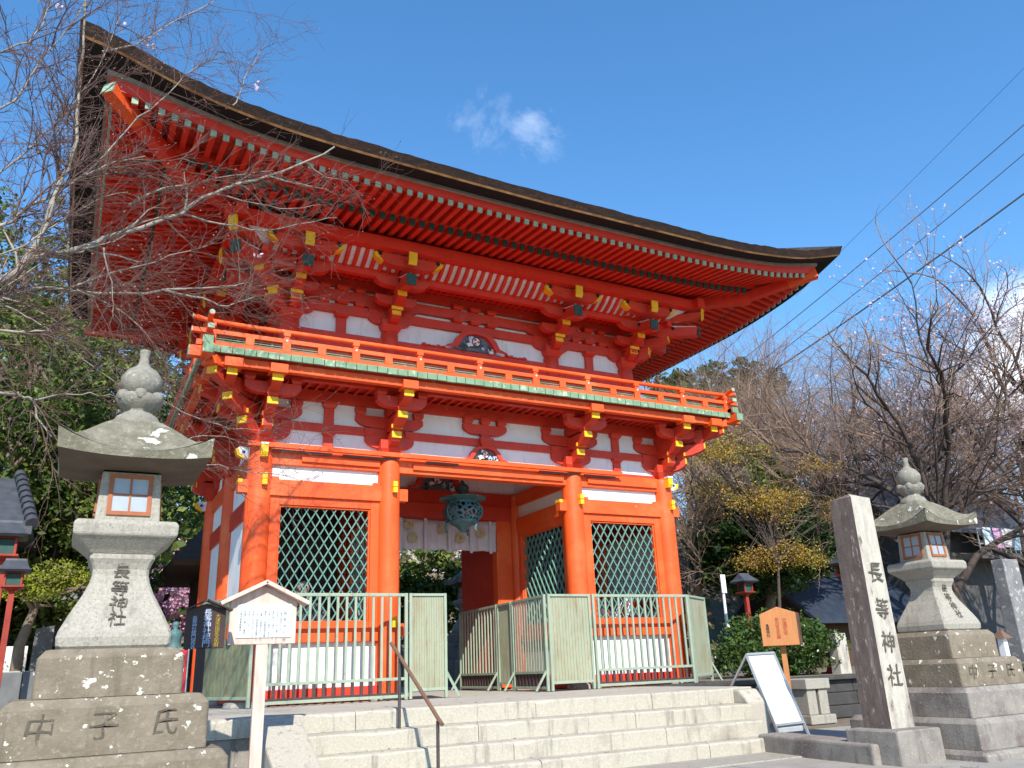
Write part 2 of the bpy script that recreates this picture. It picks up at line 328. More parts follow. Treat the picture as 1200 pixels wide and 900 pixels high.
# ================================================================== SETTING
GZ = -0.69
mb = MB(); mb.add([(-400, -300, GZ - .01), (600, -300, GZ - .01), (600, 900, GZ - .01), (-400, 900, GZ - .01)], [(0, 1, 2, 3)], 'earth'); structure(mb, 'ground')
mb = MB()
xs = [-14 + i * .9 for i in range(36)]; ys = [-16 + j * .6 for j in range(24)]
for i, x in enumerate(xs[:-1]):
    for j, y in enumerate(ys[:-1]):
        o = .45 * (j % 2); dz = rnd.uniform(-.003, .003)
        mb.box(x + o + .004, x + o + .896, y + .004, y + .596, GZ - .1, GZ + dz, 'paving')
structure(mb, 'pavement')
# yard behind the gate, at platform level, and the wooded slope beyond it
mb = MB(); mb.box(2.47, 60, -.9, 40, GZ - .2, -.004, 'earth'); mb.box(-5.2, 5.2, 5.6, 40, GZ - .2, -.006, 'sand'); structure(mb, 'yard_ground')
mb = MB(); mb.box(-40, -5.25, 4.0, 60, GZ - .2, .62, 'sand'); structure(mb, 'raised_yard_ground')
def hill_z(x, y):
    a = max(0, (y - 13 + .12 * max(0, -x)) / 9) ; b = max(0, (x - 16 - .1 * y) / 12)
    t = max(0, 7.0 * (1 - math.exp(-a * .9))) + max(0, 3.5 * (1 - math.exp(-b)))
    if x < 0: t += 3.5 * min(1, -x / 10) * (1 - math.exp(-a))
    return -.1 + t + .35 * math.sin(x * .5) * math.cos(y * .41) * min(1, a)
mb = MB(); N = 60; vs = []; fs = []
for j in range(N + 1):
    for i in range(N + 1):
        x = -40 + 130 * i / N; y = 12 + 70 * (j / N) ** 1.3; z = hill_z(x, y) if j else -.3
        vs.append((x, y, z))
for j in range(N):
    for i in range(N): a = j * (N + 1) + i; fs.append((a, a + 1, a + N + 2, a + N + 1))
mb.add(vs, fs, 'earth', True); structure(mb, 'wooded_hill')

# ================================================================== PLATFORM AND STEPS
pl = thing('stone_platform', (0, -3.27, 0), 'pale granite platform that carries the vermilion gate', 'platform')
mb = MB()
xx = -4.85
while xx < 1.85:                                           # edge stones
    L = rnd.uniform(1.5, 2.1); x1 = min(xx + L, 1.88)
    if 1.88 - x1 < .6: x1 = 1.88
    worn_block(mb, xx + .004, x1 - .004, -3.27, -2.72, -.183, 0, 'stair'); xx = x1
mb.build('edge_stone', pl)
mb = MB(); mb.box(-4.84, 2.45, -2.717, -.9, -.69, -.004, 'floorstone'); mb.box(-4.84, 4.85, -.898, 5.6, -.69, -.0045, 'floorstone'); mb.box(-4.84, 1.87, -3.24, -2.72, -.69, -.186, 'greystone'); mb.build('paved_floor', pl)
mb = MB(); mb.box(1.885, 2.45, -3.0, -2.72, -.69, -.006, 'stair'); mb.build('side_floor', pl, .015)
st = thing('stone_steps', (-.9, -4.0, GZ), 'four worn granite steps rising to the gate platform', 'steps')
for i, (y0, z0) in enumerate(((-3.60, -.183), (-3.85, -.356), (-4.13, -.529))):
    xx = -3.70; x_end = 1.86 - .09 * i; mb = MB()
    while xx < x_end - .05:
        L = rnd.uniform(1.3, 2.4); x1 = min(xx + L, x_end)
        if x_end - x1 < .7: x1 = x_end
        worn_block(mb, xx + .004, x1 - .004, y0, (-3.245, -3.56, -3.81)[i], z0 - .174 - .002 * i, z0, 'stair'); xx = x1
    mb.build('step', st)
mb = MB(); mb.box(-3.7, 1.7, -4.75, -4.1, GZ - .1, GZ + .012, 'granite'); mb.build('foot_slab', st, .01)
def cheek(x0, x1, k, e=4.75, ze=GZ + .06):
    m_ = MB(); m_.prism([(3.22, -.02), (3.36, -.02), (e, ze), (e, GZ - .05), (3.22, GZ - .05)], x0, x1, k); return m_
cheek(-4.14, -3.715, 'stair').build('cheek_stone', st, .025)
cheek(1.885, 2.2, 'stair', 3.52, -.17).build('cheek_stone', st, .025)
mb = MB(); mb.box(1.45, 2.55, -4.72, -4.35, GZ - .05, GZ + .2, 'granite')
ends = [atz(1031, 893, GZ), atz(915, 872, GZ)]
single_curb = MB()
single_curb.M = Matrix.Identity(4)
a = Vector((1.33, -5.80, 0)); b = Vector((1.50, -4.02, 0)); d = (b - a).normalized(); p = Vector((d.y, -d.x, 0)) * .19
single_curb.add([a + p * 0 + Vector((0, 0, GZ - .05)), a + p * 2 + Vector((0, 0, GZ - .05)), b + p * 2 + Vector((0, 0, GZ - .05)), b + Vector((0, 0, GZ - .05)),
                 a + Vector((0, 0, GZ + .19)), a + p * 2 + Vector((0, 0, GZ + .19)), b + p * 2 + Vector((0, 0, GZ + .2)), b + Vector((0, 0, GZ + .2))],
                [(0, 3, 2, 1), (4, 5, 6, 7), (0, 1, 5, 4), (1, 2, 6, 5), (2, 3, 7, 6), (3, 0, 4, 7)], 'greystone')
single(single_curb, 'curb_stone', 'long rough kerb stone lying between the steps and the inscribed pillar', 'kerb stone', None, .03, 3)
# retaining wall right of the platform
rw = thing('retaining_wall', (7, -1.0, GZ), 'low granite retaining wall under the camellia bush', 'wall')
mb = MB()
p0 = at(943, 800, -1.6).x; p1 = at(971, 800, -1.6).x; pm = (p0 + p1) / 2
mb.box(p0, p1, -1.62, -1.05, -.16, 0, 'granite'); mb.box(p0 + .04, pm - .03, -1.58, -1.2, -.55, -.162, 'granite'); mb.box(pm + .03, p1 - .04, -1.58, -1.2, -.55, -.162, 'granite'); mb.box(p0 - .01, p1 + .02, -1.64, -1.05, GZ, -.552, 'granite')
mb.build('end_pier', rw, .012)
mb = MB()
for j in range(3):
    xx = 2.47
    while xx < 16:
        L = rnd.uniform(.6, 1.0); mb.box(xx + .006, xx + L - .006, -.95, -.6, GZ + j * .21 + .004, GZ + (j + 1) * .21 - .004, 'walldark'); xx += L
mb.build('wall_blocks', rw, .015)
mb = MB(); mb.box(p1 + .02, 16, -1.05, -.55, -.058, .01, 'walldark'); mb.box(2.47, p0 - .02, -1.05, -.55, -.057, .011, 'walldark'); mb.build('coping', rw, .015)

# ================================================================== THE GATE
G = thing('shrine_gate', (0, 2.1, 0), 'two storeyed vermilion shrine gate with a thick cypress bark roof', 'gate')
CX = (-3.63, -1.675, 1.675, 3.63); CY = (0, 2.1, 4.2); ZT = 3.55
for x in CX:
    for y in CY:
        mb = MB(); n = 28
        mb.lathe([(.10, ZT), (.155, ZT), (.172, ZT - .04), (.178, ZT - .12), (.18, 2.2), (.178, .1), (.178, .06)], 'verm', n, x, y)
        mb.lathe([(.19, .08), (.27, .06), (.29, 0)], 'granite', n, x, y)
        o = mb.build('column', G)
        if y == 0:
            fx = x + (.035 if x < 0 else .045)
            t = MB(); t.box(fx - .035, fx + .035, -.25, -.15, 2.96, 3.13, 'yellow'); t.box(fx - .037, fx + .037, -.253, -.15, 3.04, 3.05, 'verm'); t.build('tenon_end', o)
            t = MB(); t.box(fx - .035, fx + .035, -.25, -.15, .98, 1.13, 'yellow'); t.build('tenon_end', o)
def beam(name, x0, x1, y0, y1, z0, z1, k='verm', bev=.008):
    q = MB(); q.box(x0, x1, y0, y1, z0, z1, k); return q.build(name, G, bev)
r_ = .165
# stubs of the tie beams beyond the columns
for x, s in ((-3.63, -1), (-1.675, 1), (1.675, -1), (3.63, 1)):
    for za, zb in ((2.86, 3.05), (.86, 1.04)):
        mb = MB(); mb.box(min(x, x + s * .30), max(x, x + s * .30), -.075, .075, za, zb, 'verm')
        if s < 0 and za > 2: mb.box(x - .305, x - .24, -.08, .08, 3.0, 3.055, 'yellow')
        mb.build('beam_stub', G, .006)
# front, back and side lintels
for y in CY:
    if y != 2.1: beam('lintel', CX[0], CX[3], y - .085, y + .085, 3.30, 3.545)
beam('lintel', CX[1], CX[2], 2.1 - .1, 2.1 + .1, 3.30, 3.545, 'red')
for x in (-3.63, 3.63): beam('lintel', x - .084, x + .084, 0, 4.2, 3.302, 3.543)
for x in (-1.675, 1.675): beam('lintel', x - .084, x + .084, 0, 4.2, 3.301, 3.544)
# projecting lintel ends with yellow faces at the corner columns
for x, s in ((-3.63, -1), (3.63, 1)):
    for y in (0, 4.2):
        mb = MB(); pts = [(0, 3.36), (.24, 3.36), (.33, 3.41), (.35, 3.49), (.31, 3.53), (0, 3.53)]
        mb.M = rotz(R(90 * s), (x, y, 0)); mb.prism(pts, -.05, .05, 'white', 'out'); mb.prism([(.24, 3.355), (.34, 3.405), (.365, 3.49), (.33, 3.51), (.30, 3.43), (.24, 3.39)], -.06, .06, 'yellow', 'out'); mb.tube([(-.056, -.25, 3.45), (.056, -.25, 3.45)], .05, 'txtblue', 10); mb.tube([(-.058, -.25, 3.45), (.058, -.25, 3.45)], .025, 'dark', 8)
        sy = -1 if y == 0 else 1
        mb.M = rotz(0 if sy < 0 else R(180), (x, y, 0)); mb.prism([(.0, 3.36), (.26, 3.36), (.29, 3.42), (.29, 3.53), (0, 3.53)], -.05, .05, 'yellow', 'out'); mb.box(-.055, .055, -.30, -.18, 3.532, 3.56, 'white')
        mb.M = Matrix.Identity(4); mb.build('carved_beam_end', G)

def lattice_window(axis, c0, c1, z0, z1, pos, name='lattice_window', n=10):
    """frame + diagonal lattice; axis 'x': spans x at y=pos, axis 'y': spans y at x=pos"""
    f = MB()
    W = lambda a, b, c: (a, b, c) if axis == 'x' else (b, a, c)
    def bx(a0, a1, b0, b1, zz0, zz1, k):
        if axis == 'x': f.box(a0, a1, b0, b1, zz0, zz1, k)
        else: f.box(b0, b1, a0, a1, zz0, zz1, k)
    fw = .13
    bx(c0, c0 + fw, pos - .07, pos + .07, z0 - .25, z1 + .12, 'verm'); bx(c1 - fw, c1, pos - .07, pos + .07, z0 - .25, z1 + .12, 'verm')
    bx(c0 + fw, c1 - fw, pos - .067, pos + .067, z1, z1 + .118, 'verm'); bx(c0 + fw, c1 - fw, pos - .067, pos + .067, z0 - .25, z0, 'verm')
    # inner bead
    bx(c0 + fw, c0 + fw + .028, pos - .045, pos + .03, z0, z1, 'verm'); bx(c1 - fw - .028, c1 - fw, pos - .045, pos + .03, z0, z1, 'verm'); bx(c0 + fw, c1 - fw, pos - .044, pos + .03, z1 - .028, z1 - .001, 'verm')
    fo = f.build(name, G, .006)
    l = MB(); a0, a1, b0, b1 = c0 + fw, c1 - fw, z0, z1; step = (a1 - a0) / n; sl = 1.62
    for sgn, dep in ((1, -.012), (-1, .008)):
        k = -int((b1 - b0) / sl / step) - 2
        while k < n + int((b1 - b0) / sl / step) + 2:
            # line a = a0 + k*step + s*(z-b0)/sl
            pts = []
            sa = a0 + k * step
            z_lo, z_hi = b0, b1
            if sgn > 0:
                z_lo = max(b0, b0 + (a0 - sa) * sl); z_hi = min(b1, b0 + (a1 - sa) * sl)
            else:
                z_lo = max(b0, b0 + (sa - a1) * sl); z_hi = min(b1, b0 + (sa - a0) * sl)
            if z_hi - z_lo > .03:
                p0 = W(sa + sgn * (z_lo - b0) / sl, pos + dep, z_lo); p1 = W(sa + sgn * (z_hi - b0) / sl, pos + dep, z_hi)
                l.bar(p0, p1, .016, .022, 'lattice', Vector((0, 1, 0)) if axis == 'x' else Vector((1, 0, 0)))
            k += 1
    l.build('lattice', fo)
for sx in (-1, 1):
    x0, x1 = sorted((sx * 3.63, sx * 1.675)); x0 += r_; x1 -= r_
    # front bay
    beam('tie_beam', x0 - .03, x1 + .03, -.11, .09, 2.835, 3.075)
    mb = MB()
    for u, v in ((x0, x0 + .10), (x1 - .10, x1)):
        mb = MB(); mb.box(u, v, -.105, .06, 3.077, 3.115, 'verm'); mb.build('beam_step', G)
    mb = MB(); mb.box(x0 - .05, x1 + .05, -.02, .05, 3.06, 3.31, 'white'); mb.build('wall_panel', G)
    lattice_window('x', x0, x1, 1.09, 2.715, 0, n=10 if sx < 0 else 9)
    beam('sill_beam', x0 - .03, x1 + .03, -.10, .08, .80, .925)
    mb = MB(); mb.box(x0 - .05, x1 + .05, -.015, .05, .2, .81, 'white'); mb.build('wall_panel', G)
    beam('ground_sill', x0 - .03, x1 + .03, -.09, .09, .01, .20, 'red')
    # inner side of the passage
    px_ = sx * 1.675
    beam('tie_beam', px_ - .10, px_ + .10, .17, 1.93, 2.83, 3.07)
    mb = MB(); mb.box(px_ - .03, px_ + .03, .15, 1.95, 3.06, 3.31, 'white'); mb.build('wall_panel', G); mb = MB(); mb.box(px_ - .03, px_ + .03, .15, 1.95, .2, .81, 'white'); mb.build('wall_panel', G)
    lattice_window('y', .16, 1.94, 1.09, 2.715, px_, n=10)
    beam('sill_beam', px_ - .09, px_ + .09, .16, 1.94, .80, .925); beam('ground_sill', px_ - .085, px_ + .085, .16, 1.94, .01, .2, 'red')
    # outer side walls: white panels with struts and ties
    sxp = sx * 3.63
    mb = MB(); mb.box(sxp - .03, sxp + .03, .1, 4.1, .15, 3.31, 'white'); mb.build('side_wall', G)
    for ya, yb in ((.165, 1.935), (2.265, 4.035)):
        for z0, z1 in ((2.62, 2.90), (1.25, 1.45), (.02, .2)):
            beam('side_tie', sxp - .07, sxp + .07, ya - .03, yb + .03, z0, z1, 'red')
    beam('side_stub', sxp - .06, sxp + .06, 4.3, 4.62, 2.62, 2.9, 'red'); 
    # back and mid walls of the guardian bays
    mb = MB(); mb.box(x0 - .05, x1 + .05, 2.07, 2.13, .02, 3.55, 'woodwall'); mb.build('bay_wall', G); mb = MB(); mb.box(x0 - .05, x1 + .05, 4.17, 4.23, .02, 3.55, 'white'); mb.build('bay_wall', G)
    mb = MB(); mb.box(px_ - .03, px_ + .03, 2.25, 4.05, .02, 3.31, 'white'); mb.build('bay_wall', G)
    mb = MB(); mb.box(x0, x1, .1, 2.05, .0, .62, 'woodwall'); mb.build('bay_floor', G)
# door leaves folded back into the passage, door head beam
mb = MB(); mb.box(1.30, 1.36, 2.25, 3.9, .06, 2.95, 'red')
mb.build('door_leaf', G, .01)
mb = MB(); mb.box(-1.36, -1.30, 2.25, 3.9, .06, 2.95, 'red'); mb.build('door_leaf', G, .01)
for s in (-1, 1):
    q = MB(); q.box(min(s * 1.18, s * 1.5), max(s * 1.18, s * 1.5), 2.0, 2.2, .03, 3.05, 'verm'); q.build('door_post', G, .01)
beam('door_head', -1.5, 1.5, 1.98, 2.21, 3.02, 3.30, 'red')
mb = MB(); mb.box(-1.66, 1.66, 2.06, 2.14, 3.5, 3.96, 'white'); mb.build('wall_panel', G)
for sx in (-1, 1):
    mb = MB(); mb.box(sx * 1.675 - .03, sx * 1.675 + .03, .09, 4.1, 3.546, 3.958, 'white'); mb.build('wall_panel', G)
def frog_leg(cx, y, z0, w_, h_, kcol='red', carve=True, big=True):
    q = MB(); prof = []
    for i in range(13):
        t = i / 12; prof.append((t, (math.sin(min(1, t * 1.35) * math.pi / 2) ** 1.8)))
    outer = [(-w_, z0), (-w_ * .93, z0 + .12 * h_), (-w_ * .72, z0 + .25 * h_), (-w_ * .62, z0 + .6 * h_), (-w_ * .45, z0 + .9 * h_), (-w_ * .3, z0 + h_), (w_ * .3, z0 + h_), (w_ * .45, z0 + .9 * h_), (w_ * .62, z0 + .6 * h_), (w_ * .72, z0 + .25 * h_), (w_ * .93, z0 + .12 * h_), (w_, z0)]
    inner = [(-w_ * .62, z0 + .02), (-w_ * .52, z0 + .30 * h_), (-w_ * .42, z0 + .6 * h_), (-w_ * .30, z0 + .78 * h_), (-w_ * .1, z0 + .86 * h_), (0, z0 + .87 * h_), (0, z0 + .87 * h_), (w_ * .1, z0 + .86 * h_), (w_ * .30, z0 + .78 * h_), (w_ * .42, z0 + .6 * h_), (w_ * .52, z0 + .30 * h_), (w_ * .62, z0 + .02)]
    vs = [(u, y - .09, z) for u, z in outer] + [(u, y - .09, z) for u, z in inner] + [(u, y, z) for u, z in outer] + [(u, y, z) for u, z in inner]
    vs = [(cx + u, v, z) for u, v, z in vs]
    n = 12; fs = []
    for i in range(n - 1):
        fs += [(i, i + 1, n + i + 1, n + i), (i, 2 * n + i, 2 * n + i + 1, i + 1), (n + i, n + i + 1, 3 * n + i + 1, 3 * n + i)]
    q.add(vs, fs, kcol); fo = q.build('frog_leg_strut', G)
    if carve:
        c = MB()
        rr = .26 * h_; cz = z0 + .5 * h_
        c.add([(cx + u, y - .012, z) for u, z in inner if abs(u) > 1e-6 or True], [tuple(range(12))], 'carvebg')
        c.M = Matrix.Translation((cx, y - .05, cz)) @ Matrix.Rotation(R(90), 4, 'X')
        def ringdisc(r0, r1, z0_, k, n=18):
            c.add([(r0 * math.cos(6.283 * i / n), r0 * math.sin(6.283 * i / n), z0_) for i in range(n)] + [(r1 * math.cos(6.283 * i / n), r1 * math.sin(6.283 * i / n), z0_) for i in range(n)], [(i, (i + 1) % n, n + (i + 1) % n, n + i) for i in range(n)], k)
        ringdisc(rr * .78, rr, .012, 'dgreen'); ringdisc(0.001, rr * .76, .006, 'white')
        for k3 in range(3):
            aa = k3 * 2.094
            c.add([(rr * .45 * math.cos(aa) + rr * .26 * math.cos(6.283 * i / 10), rr * .45 * math.sin(aa) + rr * .26 * math.sin(6.283 * i / 10), .012) for i in range(10)], [tuple(range(10))], 'red')
        rq = random.Random(5)
        for i in range(34):
            u = rq.uniform(-w_ * .5, w_ * .5); v = rq.uniform(-.45 * h_, .3 * h_)
            if u * u + v * v < rr * rr or abs(u) > w_ * (.58 - .55 * (v / h_ + .45)): continue
            s_ = rq.uniform(.03, .06); a0 = rq.uniform(0, 6.28); kk = rq.choice(['white', 'dgreen', 'txtblue', 'dgreen', 'white'])
            c.add([(u + s_ * math.cos(a0 + t) * (1 if j % 2 else .5), v + s_ * math.sin(a0 + t) * (1 if j % 2 else .5), .008 + .001 * (i % 5)) for j, t in enumerate([6.283 * q_ / 8 for q_ in range(8)])], [tuple(range(8))], kk)
        c.build('carving', fo)
frog_leg(0, 2.05, 3.545, .62, .40)
mb = MB(); mb.box(-3.5, 3.5, .12, 4.1, 3.96, 4.0, 'soffit'); mb.build('passage_ceiling', G)
# stick of lamps along the lintel
ls = MB(); ls.box(-3.86, 2.62, -.235, -.175, 3.515, 3.585, 'verm')
lo = ls.build('lamp_rail', G, .004)
for x0, x1 in ((-3.50, -2.62), (-2.45, -1.6), (-1.1, -.55), (.95, 1.75), (1.85, 2.5)):
    t = MB(); t.tube([(x0, -.165, 3.488), (x1, -.165, 3.488)], .018, 'wallgrey', 8); t.build('lamp_tube', lo)
for x0, x1 in ((-3.05, -1.85), (-1.30, 1.45), (1.95, 3.45)):
    q = MB(); q.box(x0, x1, -.125, -.087, 3.36, 3.46, 'verm'); q.build('lintel_batten', G, .004)

# ---------------------------------------------------- bracket sets
def arm_out(q, L, z0, h, w_=.13, k='red', tip='yellow'):
    q.prism([(0, z0), (L * .45, z0), (L * .72, z0 + .10 * h), (L * .90, z0 + .32 * h), (L, z0 + .55 * h), (L, z0 + h), (0, z0 + h)], -w_ / 2, w_ / 2, k, 'out')
    if tip: q.prism([(L - .01, z0 + .53 * h), (L + .012, z0 + .55 * h), (L + .012, z0 + h + .004), (L - .01, z0 + h + .004)], -w_ / 2 - .004, w_ / 2 + .004, tip, 'out')
def arm_lat(q, hw, z0, h, y, t=.13, k='red'):
    q.prism([(-hw, z0 + h), (-hw, z0 + .55 * h), (-hw * .9, z0 + .28 * h), (-hw * .72, z0 + .08 * h), (-hw * .5, z0), (hw * .5, z0), (hw * .72, z0 + .08 * h), (hw * .9, z0 + .28 * h), (hw, z0 + .55 * h), (hw, z0 + h)], y - t / 2, y + t / 2, k, 'lat')
def blk(q, x, y, z0, s=.10, h=.13, k='red'):
    q.frustum(x, y, z0, z0 + h * .45, s * .68, s, k); q.box(x - s, x + s, y - s, y + s, z0 + h * .45, z0 + h, k)
def bracket_lower(q, Mx, lat=True, stretch=1.0, first=True):
    q.M = Mx if first else Mx @ Matrix.Translation((0, 0, .0045 if lat else .008)) @ Matrix.Diagonal((.985, 1.004, 1, 1))
    if first: blk(q, 0, 0, 3.55, .19, .24)
    S = stretch
    arm_out(q, .37 * S, 3.67, .21, .145); arm_out(q, .64 * S, 3.92, .21, .145); arm_out(q, .91 * S, 4.18, .21, .145)
    blk(q, 0, -.30 * S, 3.883, .085, .115, 'red'); q.box(-.09, .09, -.30 * S - .10, -.30 * S - .075, 3.93, 3.995, 'yellow')
    blk(q, 0, -.57 * S, 4.135, .085, .115)
    q.box(-.12, .12, -.88 * S - .12, -.88 * S + .12, 4.395, 4.52, 'verm')
    if lat:
        arm_lat(q, .40, 3.68, .19, 0); arm_lat(q, .56, 4.0, .19, 0); arm_lat(q, .40, 4.19, .17, -.57)
        for x in (-.33, 0, .33): blk(q, x, 0, 3.872, .085, .115)
        for x in (-.48, 0, .48): blk(q, x, 0, 4.192, .085, .125)
        for x in (-.33, .33): blk(q, x, -.57, 4.362, .08, .11)
    q.M = Matrix.Identity(4)
def corner(x, y): return (x in (CX[0], CX[3])) and (y in (0, 4.2))
for x in CX:
    q = MB(); bracket_lower(q, rotz(0, (x, 0, 0)))
    if abs(x) > 3:
        s = 1 if x > 0 else -1
        bracket_lower(q, rotz(R(90 * s), (x, 0, 0)), True, 1.0, False); bracket_lower(q, rotz(R(45 * s), (x, 0, 0)), False, 1.36, False)
        # extra end arm under the balcony corner
        q.M = rotz(0, (x + s * .62, -.02, 0)); arm_out(q, .90, 4.19, .20); q.box(-.12, .12, -1.0, -.76, 4.395, 4.52, 'verm'); q.M = Matrix.Identity(4)
    q.build('bracket_set', G)
    q = MB(); bracket_lower(q, rotz(R(180), (x, 4.2, 0)))
    if abs(x) > 3:
        s = -1 if x > 0 else 1
        bracket_lower(q, rotz(R(180 + 90 * s), (x, 4.2, 0)), True, 1.0, False); bracket_lower(q, rotz(R(180 + 45 * s), (x, 4.2, 0)), False, 1.36, False)
    q.build('bracket_set', G)
for x, a in ((-3.63, -90), (3.63, 90)):
    q = MB(); bracket_lower(q, rotz(R(a), (x, 2.1, 0))); q.build('bracket_set', G)
# bracket zone wall, ties, struts (front, back, sides)
def zone_wall(Mx, span, centres, mids):
    q = MB(); q.M = Mx
    q.box(-span, span, .0, .06, 3.54, 4.5, 'white'); q.M = Matrix.Identity(4); q.build('bracket_zone_panel', G)
    q = MB(); q.M = Mx
    q.box(-span, span, -.055, .05, 3.868, 3.992, 'red'); q.box(-span, span, -.055, .05, 4.335, 4.52, 'red'); q.box(-span, span, -.05, .05, 3.553, 3.60, 'red')
    q.M = Matrix.Identity(4); q.build('bracket_zone_tie', G)
    for m_ in mids:
        q = MB(); q.M = Mx
        q.box(m_ - .075, m_ + .075, -.045, .05, 3.60, 3.82, 'red'); blk(q, m_, -.0, 3.80, .10, .07); q.box(m_ - .075, m_ + .075, -.047, .05, 3.99, 4.24, 'red'); blk(q, m_, -.0, 4.24, .11, .10)
        q.M = Matrix.Identity(4); q.build('strut', G)
zone_wall(Matrix.Identity(4), 3.63, CX, (-2.65, 2.65))
zone_wall(rotz(R(180), (0, 4.2, 0)), 3.63, CX, (-2.65, 0, 2.65))
zone_wall(rotz(R(-90), (-3.63, 2.1, 0)), 2.1, CY, (-1.05, 1.05)); zone_wall(rotz(R(90), (3.63, 2.1, 0)), 2.1, CY, (-1.05, 1.05))
frog_leg(0, -.005, 3.60, .42, .26)
q = MB(); blk(q, 0, -.02, 3.86, .12, .14); q.box(-.08, .08, -.08, .05, 3.99, 4.06, 'red'); arm_lat(q, .40, 4.06, .17, -.02)
for x in (-.31, 0, .31): blk(q, x, -.02, 4.232, .085, .11)
q.build('bracket_set', G)

# ---------------------------------------------------- balcony
BX, BY0, BY1 = 4.65, -1.02, 5.22
def ring_box(q, hx, y0, y1, w_, z0, z1, k):
    q.box(-hx, hx, y0, y0 + w_, z0, z1, k); q.box(-hx, hx, y1 - w_, y1, z0, z1, k)
    q.box(-hx, -hx + w_, y0 + w_, y1 - w_, z0, z1, k); q.box(hx - w_, hx, y0 + w_, y1 - w_, z0, z1, k)
BAL = MB(); BAL.box(-4.55, 4.55, -.92, 5.12, 4.555, 4.60, 'red'); bo = BAL.build('balcony', G)
# under side joists and slats between wall and beam
q = MB()
ring_box(q, 4.56, -.93, 5.13, .11, 4.43, 4.55, 'verm')
q.build('edge_beam', bo, .006)
q = MB(); ring_box(q, 4.30, -.62, 4.82, .10, 4.46, 4.55, 'red')
for i in range(58):
    x = -4.45 + i * 8.9 / 57; q.box(x - .02, x + .02, -.90, -.03, 4.50, 4.553, 'red')
for i in range(36):
    y = -.9 + i * 6 / 35
    for s in (-1, 1): q.box(min(s * 3.6, s * 4.5), max(s * 3.6, s * 4.5), y - .02, y + .02, 4.501, 4.552, 'red')
q.build('joists', bo)
# ends of the edge beams that cross at the corners
for s in (-1, 1):
    q = MB()
    q.box(min(s * 4.5, s * 4.83), max(s * 4.5, s * 4.83), -.99, -.86, 4.49, 4.635, 'verm'); q.box(s * 4.83 - (.012 if s < 0 else 0), s * 4.83 + (.012 if s > 0 else 0), -.992, -.858, 4.488, 4.637, 'patina')
    q.box(s * 4.62 - .065, s * 4.62 + .065, -1.22, -.9, 4.47, 4.60, 'verm'); q.box(s * 4.62 - .067, s * 4.62 + .067, -1.232, -1.22, 4.468, 4.602, 'patina')
    q.box(s * 4.62 - .065, s * 4.62 + .065, -1.13, -.9, 4.66, 4.73, 'verm'); q.box(s * 4.62 - .068, s * 4.62 + .068, -1.142, -1.13, 4.64, 4.745, 'patina')
    q.build('beam_end', bo)
# floor boards with green painted ends
q = MB(); q2 = MB(); n = 58; wd = 2 * 4.60 / n
for i in range(n):
    x = -4.60 + i * wd; dz = rnd.uniform(-.004, .004)
    q2.box(x + .006, x + wd - .006, -1.045, -1.0, 4.56 + dz, 4.655 + dz, 'patina'); q.box(x + .004, x + wd - .004, -1.0, .3, 4.60, 4.65, 'red'); q.box(x + .004, x + wd - .004, 3.9, 5.2, 4.60, 4.65, 'red')
n = 40; wd = 6.2 / n
for i in range(n):
    y = BY0 + .02 + i * wd
    for s in (-1, 1):
        q2.box(min(s * 4.62, s * 4.675), max(s * 4.62, s * 4.675), y + .005, y + wd - .005, 4.56, 4.655, 'patina'); q.box(min(s * 3.2, s * 4.615), max(s * 3.2, s * 4.615), y + .004, y + wd - .004, 4.598, 4.648, 'red')
q.build('floor_boards', bo); q2.build('board_ends', bo)
# balustrade
rl = MB()
ry, rx = -.95, 4.60
for (p0, p1, ax) in (((-rx, ry), (rx, ry), 'x'), ((-rx, 5.15), (rx, 5.15), 'x'), ((-rx, ry), (-rx, 5.15), 'y'), ((rx, ry), (rx, 5.15), 'y')):
    e = .22
    a = Vector((*p0, 0)); b = Vector((*p1, 0)); d = (b - a).normalized()
    dz = .006 if ax == 'y' else 0
    up = .035
    rl.tube([a - d * e + Vector((0, 0, 5.035 + dz + up)), a + Vector((0, 0, 5.03 + dz)), a + d * .5 + Vector((0, 0, 5.02 + dz)), b - d * .5 + Vector((0, 0, 5.02 + dz)), b + Vector((0, 0, 5.03 + dz)), b + d * e + Vector((0, 0, 5.035 + dz + up))], .036, 'verm', 10)
    rl.bar(a - d * e + Vector((0, 0, 4.87 + dz)), b + d * e + Vector((0, 0, 4.87 + dz)), .085, .06, 'verm')
    rl.bar(a - d * .15 + Vector((0, 0, 4.69 + dz)), b + d * .15 + Vector((0, 0, 4.69 + dz)), .09, .075, 'verm')
    for zz in (4.755, 4.785, 4.815): rl.bar(a + Vector((0, 0, zz)), b + Vector((0, 0, zz)), .010, .010, 'patina')
    for e_ in (a - d * (e + .004), b + d * (e + .004)):
        rl.tube([e_ + Vector((0, 0, 5.035 + dz + up)), e_ + d * .008 + Vector((0, 0, 5.035 + dz + up))], .038, 'tipgreen', 10)
    for e_ in (a - d * (e + .006), b + d * (e - .006 + .012)):
        rl.bar(e_ + Vector((0, 0, 4.87 + dz)), e_ + d * .012 + Vector((0, 0, 4.87 + dz)), .09, .065, 'tipgreen')
ro = rl.build('balustrade', bo)
posts = []
npx = 9
for i in range(npx + 1):
    posts.append((-rx + .04 + (2 * rx - .08) * i / npx, ry, True))
    if i < npx: posts.append((-rx + .04 + (2 * rx - .08) * (i + .5) / npx, ry, False))
for i in range(1, 6):
    for s in (-1, 1): posts.append((s * rx, ry + 6.1 * i / 6, True)); posts.append((s * rx, ry + 6.1 * (i - .5) / 6, False))
